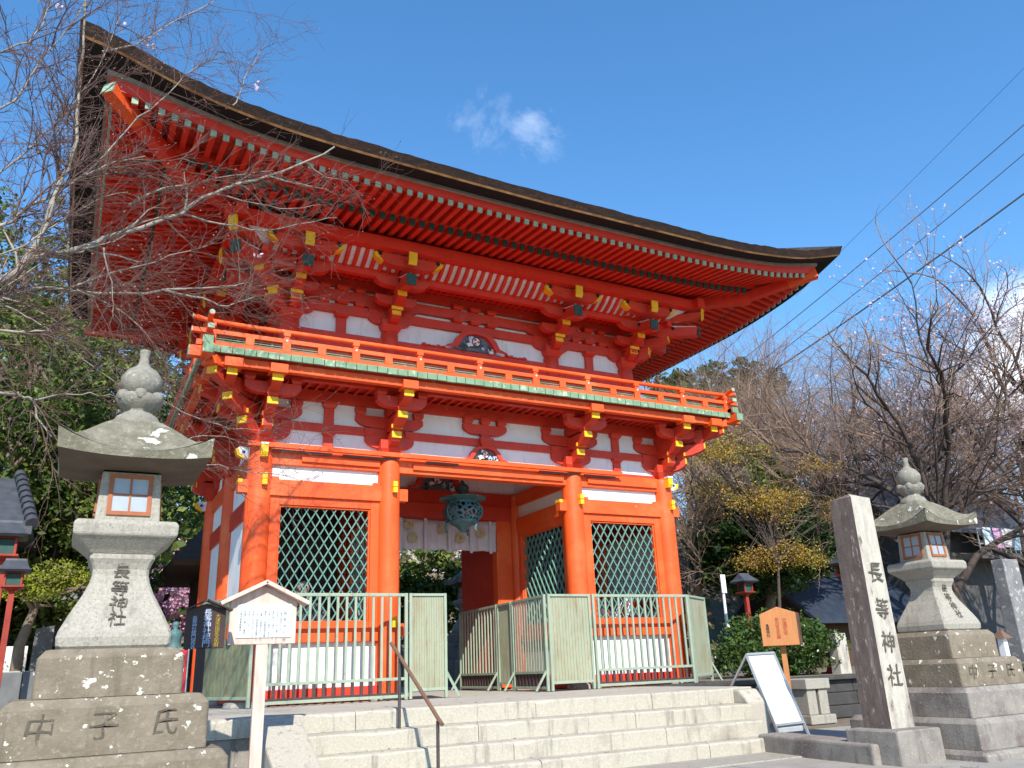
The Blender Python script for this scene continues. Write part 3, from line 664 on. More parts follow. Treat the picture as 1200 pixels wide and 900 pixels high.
for x, y, tall in posts:
    q = MB()
    if tall:
        q.box(x - .058, x + .058, y - .05, y + .05, 4.655, 4.90, 'verm'); q.box(x - .036, x + .036, y - .036, y + .036, 4.9, 4.99, 'verm'); q.box(x - .05, x + .05, y - .048, y + .048, 4.945, 5.01, 'verm'); q.tube([(x, y - .055, 4.875), (x, y - .048, 4.875)], .015, 'white', 8)
    else: q.box(x - .058, x + .058, y - .048, y + .048, 4.73, 4.85, 'verm')
    q.build('baluster', ro, .005)

# ---------------------------------------------------- upper storey
UX = (-3.25, -1.58, 1.58, 3.25); UY0, UY1 = .3, 3.9; UY = (.3, 2.1, 3.9)
for x in UX:
    for y in UY:
        if y == 2.1 and abs(x) < 3: continue
        q = MB(); q.lathe([(.12, 5.80), (.15, 5.77), (.155, 5.6), (.155, 4.6)], 'red', 20, x, y); q.build('upper_column', G)
def upper_wall(Mx, span, cents, mids, lights):
    q = MB(); q.M = Mx; q.box(-span, span, .02, .07, 4.6, 7.1, 'white'); q.build('upper_wall_panel', G)
    q = MB(); q.M = Mx
    for z0, z1 in ((4.6, 5.66), (6.02, 6.17), (6.25, 6.42), (6.49, 6.66)): q.box(-span, span, -.06, .05, z0, z1, 'red')
    q.build('upper_wall_tie', G)
    for m_ in mids:
        q = MB(); q.M = Mx; q.box(m_ - .08, m_ + .08, -.05, .05, 5.66, 5.94, 'red'); blk(q, m_, -.01, 5.93, .12, .09)
        q.build('strut', G)
        for z_ in (6.17, 6.42):
            for dx, ss in ((0, .11), (-.3, .09), (.3, .09)): q = MB(); q.M = Mx; blk(q, m_ + dx, -.02, z_, ss, .08); q.build('bearing_block', G)
upper_wall(rotz(0, (0, .3, 0)), 3.25, UX, (-2.42, 2.42), 0)
upper_wall(rotz(R(180), (0, 3.9, 0)), 3.25, UX, (-2.42, 0, 2.42), 0)
upper_wall(rotz(R(-90), (-3.25, 2.1, 0)), 1.8, UY, (-.9, .9), 0); upper_wall(rotz(R(90), (3.25, 2.1, 0)), 1.8, UY, (-.9, .9), 0)
frog_leg(0, .24, 5.66, .62, .36)
for z_ in (6.17, 6.42):
    for x in (-.33, 0, .33): q = MB(); blk(q, x, .27, z_, .10, .08); q.build('bearing_block', G)
for sx in (-1, 1):
    q = MB()
    for i in range(5):
        x = sx * (.62 + i * .09); q.frustum(x, .225, 5.655, 5.685 + .012 * math.sin(i * 2), .05, .03, 'red', .015, .015)
    q.build('carved_sill', G)
def bracket_upper(q, Mx, lat=True, S=1.0, tail=True, first=True):
    if not first: Mx = Mx @ Matrix.Translation((0, 0, .0045 if lat else .008)) @ Matrix.Diagonal((.985, 1.004, 1, 1))
    q.M = Mx
    if first: blk(q, 0, 0, 5.78, .18, .20)
    arm_out(q, .36 * S, 5.89, .20, .15); arm_out(q, .64 * S, 6.12, .20, .15)
    blk(q, 0, -.30 * S, 6.06, .095, .08); q.box(-.10, .10, -.30 * S - .11, -.30 * S - .088, 6.08, 6.135, 'yellow')
    blk(q, 0, -.57 * S, 6.30, .095, .10)
    if tail:   # slanting tail rafter with a scrolled top and green end
        q.prism([(-.1, 6.56), (.55 * S, 6.33), (1.02 * S, 6.25), (1.05 * S, 6.42), (.75 * S, 6.48), (.55 * S, 6.57), (-.1, 6.75)], -.08, .08, 'red', 'out')
        q.prism([(.70 * S, 6.485), (1.03 * S, 6.425), (1.03 * S, 6.44), (.70 * S, 6.52)], -.076, .076, 'cloth', 'out')
        q.prism([(1.045 * S, 6.245), (1.065 * S, 6.245), (1.07 * S, 6.43), (1.05 * S, 6.43)], -.083, .083, 'dgreen', 'out')
        q.tube([(-.082, -.72 * S, 6.46), (-.088, -.72 * S, 6.46)], .035, 'dark', 10); q.tube([(.082, -.72 * S, 6.46), (.088, -.72 * S, 6.46)], .035, 'dark', 10)
    # long beam end under the purlin
    q.prism([(.3, 6.56), (.98 * S, 6.58), (1.10 * S, 6.62), (1.13 * S, 6.72), (.3, 6.78)], -.065, .065, 'red', 'out')
    q.prism([(1.105 * S, 6.57), (1.14 * S, 6.62), (1.15 * S, 6.78), (1.12 * S, 6.78)], -.07, .07, 'yellow', 'out')
    if lat:
        arm_lat(q, .38, 5.92, .17, 0); arm_lat(q, .52, 6.17, .16, 0); arm_lat(q, .36, 6.17, .16, -.30); arm_lat(q, .46, 6.38, .18, -.57, .15); arm_lat(q, .50, 6.58, .19, -.90, .15)
        for x in (-.31, 0, .31): blk(q, x, 0, 6.09, .08, .08); blk(q, x, -.57, 6.592, .08, .06)
        for x in (-.38, .38):
            blk(q, x, -.90, 6.77, .08, .03)
        for s in (-1, 1):
            q.M = Mx @ Matrix.Translation((s * .47, -.90, 0)); q.prism([(-.03, 6.62), (.10, 6.68), (.13, 6.76), (.02, 6.76)] if s > 0 else [(.03, 6.62), (-.10, 6.68), (-.13, 6.76), (-.02, 6.76)], -.07, .07, 'yellow', 'lat'); q.M = Mx
            q.M = Mx @ Matrix.Translation((s * .50, -.90, 0)); q.tube([(0, -.07, 6.745), (0, -.08, 6.745)], .035, 'dark', 10); q.M = Mx
    q.M = Matrix.Identity(4)
for x in UX:
    for y, a in ((.3, 0), (3.9, 180)):
        q = MB(); bracket_upper(q, rotz(R(a), (x, y, 0)))
        if abs(x) > 3:
            s = (1 if x > 0 else -1) * (1 if a == 0 else -1)
            bracket_upper(q, rotz(R(a + 90 * s), (x, y, 0)), True, 1.0, True, False); bracket_upper(q, rotz(R(a + 45 * s), (x, y, 0)), False, 1.42, True, False)
        q.build('upper_bracket_set', G)
for x, a in ((-3.25, -90), (3.25, 90)):
    q = MB(); bracket_upper(q, rotz(R(a), (x, 2.1, 0))); q.build('upper_bracket_set', G)
# purlins, coving ribs and lattice ceiling round the four sides
for Mx, hs in ((rotz(0, (0, .3, 0)), 3.25), (rotz(R(180), (0, 3.9, 0)), 3.25), (rotz(R(-90), (-3.25, 2.1, 0)), 1.8), (rotz(R(90), (3.25, 2.1, 0)), 1.8)):
    e = 0 if hs > 3 else .003
    q = MB(); q.M = Mx; q.box(-hs - 1.25, hs + 1.25, -1.12, -.96, 6.79 + e, 6.98 + e, 'rafter'); q.box(-hs - .8, hs + .8, -.64, -.54, 6.49 + e, 6.615 + e, 'rafter'); q.build('eave_purlin', G)
    q = MB(); q.M = Mx
    q.add([(-hs - .55, -.60, 6.60), (hs + .55, -.60, 6.60), (hs + .95, -.99, 6.83), (-hs - .95, -.99, 6.83)], [(0, 1, 2, 3)], 'white')
    nr = int((2 * hs + 1.0) / .145)
    for i in range(nr + 1):
        x = -hs - .5 + (2 * hs + 1.0) * i / nr
        q.tube([(x, -.62, 6.60), (x, -.71, 6.625), (x, -.84, 6.70), (x, -.95, 6.80)], .036, 'rafter', 6, False)
    q.build('coving_ribs', G)
    q = MB(); q.M = Mx; q.box(-hs - .5, hs + .5, -.52, -.02, 6.68, 6.70, 'soffit')
    for i in range(int((2 * hs + 1) / .13)):
        x = -hs - .45 + i * .13; q.box(x - .022, x + .022, -.52, -.06, 6.64, 6.679, 'rafter')
    for yv in (-.14, -.27, -.40): q.box(-hs - .5, hs + .5, yv - .022, yv + .022, 6.642, 6.677, 'rafter')
    q.build('lattice_ceiling', G)

# ---------------------------------------------------- roof
HX, RY0, RY1 = 6.58, -2.55, 6.75
LT = [(0, .80), (.35, .73), (1.05, .45), (1.76, .26), (2.5, .15), (3.3, .09), (5.2, .03), (6.5, 0)]
RT = [(0, .51), (.5, .35), (1.0, .20), (1.6, .11), (2.4, .03), (3.3, 0), (7, 0)]
def interp(T, d):
    if d <= 0: return T[0][1]
    for (a, va), (b, vb) in zip(T, T[1:]):
        if d <= b:
            t = (d - a) / (b - a); return va + (vb - va) * t
    return T[-1][1]
def sm_interp(T, d): return (interp(T, d - .25) + 2 * interp(T, d) + interp(T, d + .25)) / 4 if d > .25 else interp(T, d)
def rise(side, t, q):
    """t = coordinate along the edge"""
    if side in 'fb': return max(sm_interp(LT, t + HX - q), sm_interp(RT, HX - q - t))
    T = LT if side == 'l' else RT
    return max(sm_interp(T, t - RY0 - q), sm_interp(T, RY1 - q - t))
NF, NS = 120, 84
def ring(q, z, k):
    x0, x1, y0, y1 = -HX + q, HX - q, RY0 + q, RY1 - q; pts = []
    sp = lambda i, n: .5 - .5 * math.cos(math.pi * i / n) * (.6 + .4 * abs(math.cos(math.pi * i / n)))
    for i in range(NF): t = x0 + (x1 - x0) * i / NF; pts.append((t, y0, z + k * rise('f', t, q)))
    for i in range(NS): t = y0 + (y1 - y0) * i / NS; pts.append((x1, t, z + k * rise('r', t, q)))
    for i in range(NF): t = x1 - (x1 - x0) * i / NF; pts.append((t, y1, z + k * rise('b', t, q)))
    for i in range(NS): t = y1 - (y1 - y0) * i / NS; pts.append((x0, t, z + k * rise('l', t, q)))
    return pts
def shag(pts, a): return [(x, y, z + a * noise.noise(Vector((x * 2.3, y * 2.3, 0))) + a * .8 * noise.noise(Vector((x * 9, y * 9, 3)))) for x, y, z in pts]
roof = MB(); rg = []
for i in range(13):
    q = 4.6 * i / 12; rg.append(shag(ring(q, 7.29 + .40 * q + .035 * q * q, (1 - q / 4.65) ** 2), .022))
roof.rings(rg, 'bark', False, True)
ro_ = roof.build('roof', G)
q = MB(); q.rings([ring(.055, 7.165, .93), ring(.04, 7.20, .95), shag(ring(0, 7.292, 1.0), .022)], 'barkedge', False, True); q.build('roof_edge', ro_)
q = MB(); q.rings([ring(.075, 7.145, .92), ring(.05, 7.168, .93)], 'barkline', False); q.build('edge_line', ro_)
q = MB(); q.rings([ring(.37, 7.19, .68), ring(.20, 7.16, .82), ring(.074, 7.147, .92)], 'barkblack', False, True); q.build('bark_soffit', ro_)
q = MB(); q.rings([ring(.41, 7.145, .64), ring(.36, 7.147, .66), ring(.36, 7.20, .68)], 'greyboard', False); q.build('eave_board', ro_)
q = MB(); q.rings([ring(.47, 7.03, .58), ring(.415, 7.032, .60), ring(.40, 7.15, .64)], 'rafter', False); q.build('eave_fascia', ro_)
q = MB(); q.rings([ring(1.58, 7.19, .36), ring(.45, 7.055, .58)], 'soffit', False); q.rings([ring(1.18, 7.04, .30), ring(1.17, 7.15, .42)], 'rafter', False); q.rings([ring(3.0, 7.32, .05), ring(1.19, 7.045, .30)], 'soffit', False); q.build('soffit_boards', ro_)
def rafters(side):
    hi = MB(); ji = MB()
    if side in 'fb': n = 75; span = HX - .55
    else: n = 52; span = (RY1 - RY0) / 2 - .55
    for i in range(n):
        t = -span + 2 * span * i / (n - 1)
        half = HX if side in 'fb' else (RY1 - RY0) / 2
        dcorner = half - abs(t)                           # distance from the corner along the edge
        tt = t if side in 'fb' else t + 2.1
        def pt(q, z, k, off=0):
            r0 = rise(side, min(max(tt, (-HX if side in 'fb' else RY0) + q), (HX if side in 'fb' else RY1) - q), q) if q < dcorner + .01 else rise(side, tt, q)
            zz = z + k * r0
            return {'f': (tt, RY0 + q, zz), 'b': (tt, RY1 - q, zz), 'l': (-HX + q, tt, zz), 'r': (HX - q, tt, zz)}[side]
        qi = min(1.6, dcorner - .02)
        if qi > .6:
            f = (qi - .45) / 1.13
            hi.bar(pt(.45, 7.0, .58), pt(qi, 7.0 + .135 * f, .58 - .22 * f), .075, .09, 'rafter')
            a = Vector(pt(.45, 7.0, .58)); b = Vector(pt(.9, 7.0 + .135 * .45 / 1.13, .5)); d = (a - b).normalized()
            hi.bar(a - d * .012, a + d * .014, .079, .094, 'tipgreen')
        qj = min(3.0, dcorner - .02)
        if qj > 1.35:
            f = (qj - 1.2) / 1.8
            ji.bar(pt(1.20, 6.985, .30), pt(qj, 6.985 + .275 * f, .30 - .25 * f), .080, .11, 'rafter')
            a = Vector(pt(1.2, 6.985, .30)); b = Vector(pt(1.8, 7.077, .2)); d = (a - b).normalized()
            ji.bar(a - d * .012, a + d * .014, .084, .115, 'dgreen')
    hi.build('flying_rafters', ro_); ji.build('base_rafters', ro_)
for s_ in 'flrb': rafters(s_)
# hip beams at the corners
for sx, sy, T in ((-1, 0, LT), (1, 0, RT), (-1, 1, LT), (1, 1, RT)):
    q = MB(); yc = RY0 if sy == 0 else RY1; yd = 1 if sy == 0 else -1
    a = Vector((sx * (HX - .40), yc + yd * .40, 7.02 + .58 * T[0][1])); b = Vector((sx * (HX - 1.3), yc + yd * 1.3, 6.98 + .36 * interp(T, .9))); c_ = Vector((sx * 3.25, .3 if sy == 0 else 3.9, 7.05))
    am = a.lerp(b, .42); q.bar(a, am, .17, .17, 'verm'); q.bar(am, b, .168, .168, 'rafter'); q.bar(b + Vector((0, 0, -.04)), c_, .18, .22, 'rafter')  # vermilion outer stretch paints in the sunlit tip, the rest deep red
    d = (a - b).normalized(); q.bar(a, a + d * .015, .175, .175, 'tipgreen' if sx < 0 else 'verm')
    q.build('hip_beam', ro_)
# ridge
q = MB(); q.box(-1.98, 1.98, 1.95, 2.25, 9.6, 10.02, 'bark'); q.build('ridge', ro_)

# ================================================================== THINGS AT THE GATE
# hanging bronze lantern
def openwork(base):
    mt = base.copy(); mt.name = 'openwork_bronze'; n = mt.node_tree
    outn = n.nodes['Material Output']; src = outn.inputs[0].links[0].from_socket
    c = n.nodes.new("ShaderNodeTexCoord"); v = n.nodes.new("ShaderNodeTexVoronoi"); v.feature = 'DISTANCE_TO_EDGE'; v.inputs['Scale'].default_value = 11
    n.links.new(c.outputs['Object'], v.inputs['Vector'])
    s = n.nodes.new("ShaderNodeSeparateXYZ"); n.links.new(c.outputs['Object'], s.inputs[0])
    g = n.nodes.new("ShaderNodeMath"); g.operation = 'GREATER_THAN'; g.inputs[1].default_value = .17; n.links.new(v.outputs['Distance'], g.inputs[0])
    t = n.nodes.new("ShaderNodeBsdfTransparent"); m_ = n.nodes.new("ShaderNodeMixShader")
    n.links.new(g.outputs[0], m_.inputs[0]); n.links.new(src, m_.inputs[1]); n.links.new(t.outputs[0], m_.inputs[2]); n.links.new(m_.outputs[0], outn.inputs[0])
    return mt
M['openwork'] = openwork(M['bronze'])
HL = Vector((.02, .95, 3.13))
hl = thing('hanging_lantern', HL, 'verdigris bronze openwork lantern hanging under the gate lintel', 'lantern')
q = MB(); q.lathe([(.02, 3.24), (.10, 3.235), (.20, 3.215), (.33, 3.19), (.43, 3.185), (.435, 3.17), (.36, 3.155), (.26, 3.13), (.25, 3.10)], 'bronze', 8, HL.x, HL.y, False); q.build('lantern_roof', hl)
q = MB(); q.lathe([(.25, 3.10), (.29, 3.07), (.335, 3.01), (.345, 2.95), (.335, 2.88), (.29, 2.81), (.26, 2.79)], 'openwork', 32, HL.x, HL.y); bd = q.build('lantern_body', hl)
q = MB()
for i in range(6):
    a = i * 1.047 + .3; q.tube([(HL.x + r1 * math.cos(a), HL.y + r1 * math.sin(a), z) for r1, z in ((.255, 3.10), (.34, 3.01), (.352, 2.94), (.34, 2.87), (.27, 2.79))], .016, 'bronze', 6)
q.lathe([(.25, 3.12), (.268, 3.10), (.25, 3.085)], 'bronze', 32, HL.x, HL.y); q.build('lantern_rib', bd)
q = MB(); q.lathe([(.26, 2.80), (.275, 2.775), (.25, 2.755), (.17, 2.72), (.10, 2.67), (.06, 2.62), (.035, 2.60), (.0, 2.595)], 'bronze', 28, HL.x, HL.y); q.build('lantern_bowl', hl)
for i in range(3):
    a = -1.2 + i * 2.094; q = MB(); q.tube([(HL.x + r1 * math.cos(a), HL.y + r1 * math.sin(a), z) for r1, z in ((.22, 2.765), (.29, 2.74), (.31, 2.69), (.285, 2.64), (.30, 2.60), (.315, 2.60))], [.03, .028, .024, .02, .018, .02], 'bronze', 8); q.build('lantern_foot', hl)
q = MB(); q.lathe([(.0, 3.50), (.03, 3.49), (.045, 3.45), (.10, 3.41), (.115, 3.36), (.10, 3.31), (.06, 3.28), (.09, 3.25), (.07, 3.22)], 'bronze', 18, HL.x, HL.y, True, .05); q.tube([(HL.x, HL.y, 3.48), (HL.x, HL.y, 3.97)], .016, 'iron', 8); q.build('lantern_finial', hl)
# curtain
cu = MB(); cu_y = 1.93; x0, x1, zt, zb = -1.25, 1.16, 2.995, 2.43
nx = 90; vs = []; fs = []
for j in range(7):
    for i in range(nx + 1):
        x = x0 + (x1 - x0) * i / nx; t = j / 6
        sag = .035 * math.sin(math.pi * min(1, max(0, (x - x0) / (x1 - x0)))) 
        vs.append((x + .02 * t * math.sin(i * .5) - .09 * t * (1 if i == nx else 0), cu_y + .03 * math.sin(i * .42) * t + .015 * math.sin(i * 1.1) * t, zt - sag * (1 - t) - (zt - zb) * t + .012 * math.sin(i * .42) * t))
for j in range(6):
    for i in range(nx): a = j * (nx + 1) + i; fs.append((a, a + nx + 1, a + nx + 2, a + 1))
cu.add(vs, fs, 'cloth', True)
cuo = single(cu, 'shrine_curtain', 'pale pinkish curtain with round gold crests hung across the gate passage', 'curtain')
md = cuo.modifiers.new('thick', 'SOLIDIFY'); md.thickness = .006
for xx in (-.78, -.30, .17, .60, 1.0):
    q = MB(); q.box(xx - .028, xx + .028, cu_y - .048, cu_y - .042, zb - .045, zt - .01, 'cloth'); q.build('ribbon', cuo)
def tomoe(cx, cz, r, y):
    q = MB(); q.M = Matrix.Translation((cx, y, cz)) @ Matrix.Rotation(R(90), 4, 'X')
    for k in range(3):
        a0 = k * 2.094; up_ = []; lo_ = []
        for i in range(11):
            t = i / 10; a = a0 + t * 2.6; rc = r * (.48 + .46 * min(1, t * 1.3)); w_ = r * (.42 * (1 - t) ** .6 + .03) * (1 if t > .0 else .6)
            up_.append(((rc + w_) * math.cos(a), (rc + w_) * math.sin(a), .0)); lo_.append(((rc - w_) * math.cos(a), (rc - w_) * math.sin(a), .0))
        n = 11; q.add(up_ + lo_, [(i, i + 1, n + i + 1, n + i) for i in range(n - 1)], 'gold')
    q.build('crest', cuo)
for x, z in ((-1.03, 2.76), (-.55, 2.63), (-.62, 2.86), (.03, 2.80), (.38, 2.65), (.80, 2.76)): tomoe(x, z, .088, cu_y - .052)
# guardians inside the lattice bays
def guardian(cx, label):
    g = thing('guardian_statue', (cx, 1.25, .62), label, 'statue')
    q = MB(); prof = [(.42, .62), (.44, .70), (.36, .86), (.27, 1.02), (.25, 1.20), (.27, 1.34), (.20, 1.46), (.08, 1.52)]
    n = 24; vs = []; fs = []
    for r_v, z in prof:
        for j in range(n): a = 6.283 * j / n; vs.append((cx + r_v * 1.15 * math.cos(a), 1.25 + r_v * .8 * math.sin(a), z))
    for i in range(len(prof) - 1):
        for j in range(n): k = (j + 1) % n; fs.append((i * n + j, i * n + k, (i + 1) * n + k, (i + 1) * n + j))
    q.add(vs, fs, 'gowngrey', True)
    for s in (-1, 1):
        q.tube([(cx + s * .24, 1.22, 1.40), (cx + s * .36, 1.12, 1.15), (cx + s * .22, .92, 1.0), (cx + s * .06, .86, .98)], [.09, .11, .12, .07], 'gowngrey', 10)
        q.tube([(cx + s * .2, 1.1, .74), (cx + s * .36, .86, .76), (cx + s * .10, .80, .72)], [.16, .14, .10], 'gowngrey', 10)
    q.build('robe', g)
    h = MB(); h.lathe([(.0, 1.50), (.07, 1.51), (.10, 1.58), (.115, 1.66), (.10, 1.75), (.05, 1.80), (0, 1.81)], 'face', 16, cx, 1.2)
    h.frustum(cx, 1.095, 1.62, 1.67, .012, .02, 'face')
    for s in (-1, 1): h.tube([(cx + s * .04, 1.088, 1.675), (cx + s * .042, 1.084, 1.675)], .013, 'dark', 8)
    h.box(cx - .03, cx + .03, 1.094, 1.104, 1.583, 1.592, 'dark'); h.build('head', g)
    h = MB(); h.lathe([(.12, 1.74), (.11, 1.80), (.06, 1.86), (.05, 1.98), (0, 2.0)], 'dark', 14, cx, 1.23); h.build('court_cap', g)
    h = MB(); h.tube([(cx + .18, .80, .66), (cx + .16, .84, 1.25)], .014, 'pinkred', 6); h.tube([(cx - .24, .76, .82), (cx - .1, .72, .80)], .05, 'pinkred', 8); h.build('red_cord', g)
M['gowngrey'] = mat('dark_robe', (.10, .095, .105), (.06, .05, .06), 5, .7); M['face'] = mat('painted_face', (.42, .33, .27), None, 5, .6)
guardian(-2.65, 'seated guardian figure in dark robe and cap behind the lattice on the sign board side')
guardian(2.65, 'seated guardian figure in dark robe behind the lattice beside the folded paper streamers')
for i, (x, z) in enumerate(((2.60, 1.60), (2.42, 1.36),)): pass
q = MB()
zz = 1.52; xx = 3.0
for i in range(5):
    q.add([(xx, .52, zz), (xx + .09, .52, zz + .03), (xx + .03, .53, zz - .17), (xx - .06, .53, zz - .20)], [(0, 1, 2, 3)], 'easel'); xx += -.07 if i % 2 else .05; zz -= .14
xx = 2.86; zz = 1.36
for i in range(4):
    q.add([(xx, .56, zz), (xx + .08, .56, zz + .05), (xx + .0, .57, zz - .12), (xx - .09, .57, zz - .15)], [(0, 1, 2, 3)], 'easel'); xx += .03 if i % 2 else -.07; zz -= .12
q.tube([(3.02, .55, 1.55), (3.0, .56, .63)], .01, 'orangewood', 6); po = single(q, 'paper_streamer', 'white folded paper streamers on a stick behind the lattice', 'streamer')
po.modifiers.new('t', 'SOLIDIFY').thickness = .003

# ---------------------------------------------------- green metal barriers
FZ0, FZ1 = 0.005, 1.425
def bar_panel(a, b, label, nb, foot=True, name='barrier_panel'):
    a = Vector((a[0], a[1], 0)); b = Vector((b[0], b[1], 0)); L = (b - a).length; th = math.atan2(b.y - a.y, b.x - a.x)
    T = rotz(th, a)
    g = thing(name, a, label, 'barrier', 'green metal barriers before the gate')
    q = MB(); q.M = T
    for x in (.022, L - .022): q.box(x - .022, x + .022, -.022, .022, FZ0, FZ1, 'fence')
    q.box(.045, L - .045, -.020, .020, FZ1 - .045, FZ1 - .002, 'fence'); q.box(.045, L - .045, -.020, .020, .255, .295, 'fence'); q.box(.045, L - .045, -.020, .020, .03, .07, 'fence')
    q.build('barrier_frame', g, .004)
    for i in range(nb):
        x = L * (i + 1) / (nb + 1)
        q = MB(); q.M = T; q.box(x - .017, x + .017, -.012, .012, .295, FZ1 - .045, 'fence'); q.build('barrier_bar', g, .003)
    q = MB(); q.M = T
    k = 0
    x = .05
    while x < L - .06:
        q.box(x, x + .045, -.006, .006, .07, .255, 'netting'); x += .13
    q.box(.045, L - .045, .004, .008, .07, .10, 'netting'); q.build('kick_slats', g)
    if foot:
        for x in (.03, L - .03):
            q = MB(); q.M = T; q.bar((x, -.01, .30), (x, -.20, .012), .028, .028, 'fence'); q.build('brace', g)
        q = MB(); q.M = T; q.box(.045, L - .045, .009, .014, .07, .255, 'netting'); q.build('kick_panel', g)
    return g
def sheet_panel(a, b, label, kmat='sheet', zb=.10, foot=False):
    a = Vector((a[0], a[1], 0)); b = Vector((b[0], b[1], 0)); L = (b - a).length; th = math.atan2(b.y - a.y, b.x - a.x); T = rotz(th, a)
    g = thing('sheet_barrier', a, label, 'barrier', 'green metal barriers before the gate')
    q = MB(); q.M = T
    for x in (.02, L - .02): q.box(x - .02, x + .02, -.02, .02, FZ0, FZ1, 'fence')
    q.box(.04, L - .04, -.02, .02, FZ1 - .04, FZ1 - .003, 'fence'); q.box(.04, L - .04, -.02, .02, zb, zb + .04, 'fence'); q.build('barrier_frame', g, .004)
    q = MB(); q.M = T; n = 26
    for i in range(n):
        x = .04 + (L - .08) * i / n; q.box(x, x + (L - .08) / n - .002, .0 + .004 * (i % 2), .008 + .004 * (i % 2), zb + .04, FZ1 - .04, kmat)
    q.build('sheet', g)
    if foot:
        q = MB(); q.M = T; q.bar((L - .03, .03, .40), (L + .14, -.12, .012), .03, .03, 'fence'); q.build('brace', g)
    return g
FY = -.60
bar_panel((-3.60, FY), (-1.575, FY), 'barred green barrier before the column between notice board and handrail', 15, False)
sheet_panel((-1.55, FY), (-.985, FY - .02), 'corrugated green sheet barrier behind the handrail', foot=True)
sheet_panel((-4.12, .95), (-3.70, FY + .0), 'mouldy green sheet barrier behind the notice board post', 'sheetold')
sheet_panel((.715, FY - .01), (1.50, FY), 'wide rust stained green sheet barrier at the corner of the passage')
bar_panel((1.535, FY), (3.47, FY), 'barred green barrier before the column nearest the white easel board', 14, False)
sheet_panel((3.50, FY + .02), (4.30, -.05), 'narrow green sheet barrier angled back beside the camellia bush', foot=True)
# return along the passage
P0 = Vector((.70, FY + .03)); P1 = Vector((.95, 3.25)); dd = (P1 - P0)
f = lambda t: tuple(P0 + dd * t)
bar_panel(f(.335), f(0.005), 'barred green barrier along the passage, next to the rusty sheet corner', 12)
sheet_panel(f(.50), f(.345), 'slim plain green sheet panel between the two passage barriers')
bar_panel(f(1.0), f(.51), 'barred green barrier farthest inside the passage, half in shade', 12)

# ---------------------------------------------------- handrail on the steps
hr = thing('stair_handrail', (-2.730, -3.7, -.183), 'thin iron handrail with brown grip on the steps', 'handrail')
q = MB(); q.tube([(-2.730, -3.45, -.19), (-2.730, -3.45, .50)], .016, 'iron', 10); q.build('rail_post', hr)
q = MB(); q.tube([(-2.710, -4.42, -.69), (-2.710, -4.42, -.08)], .016, 'iron', 10); q.build('rail_post', hr)
q = MB(); q.tube([(-2.735, -3.20, .655), (-2.730, -3.45, .515), (-2.710, -4.42, -.055), (-2.708, -4.52, -.11)], .019, 'railwood', 10); q.build('grip', hr)

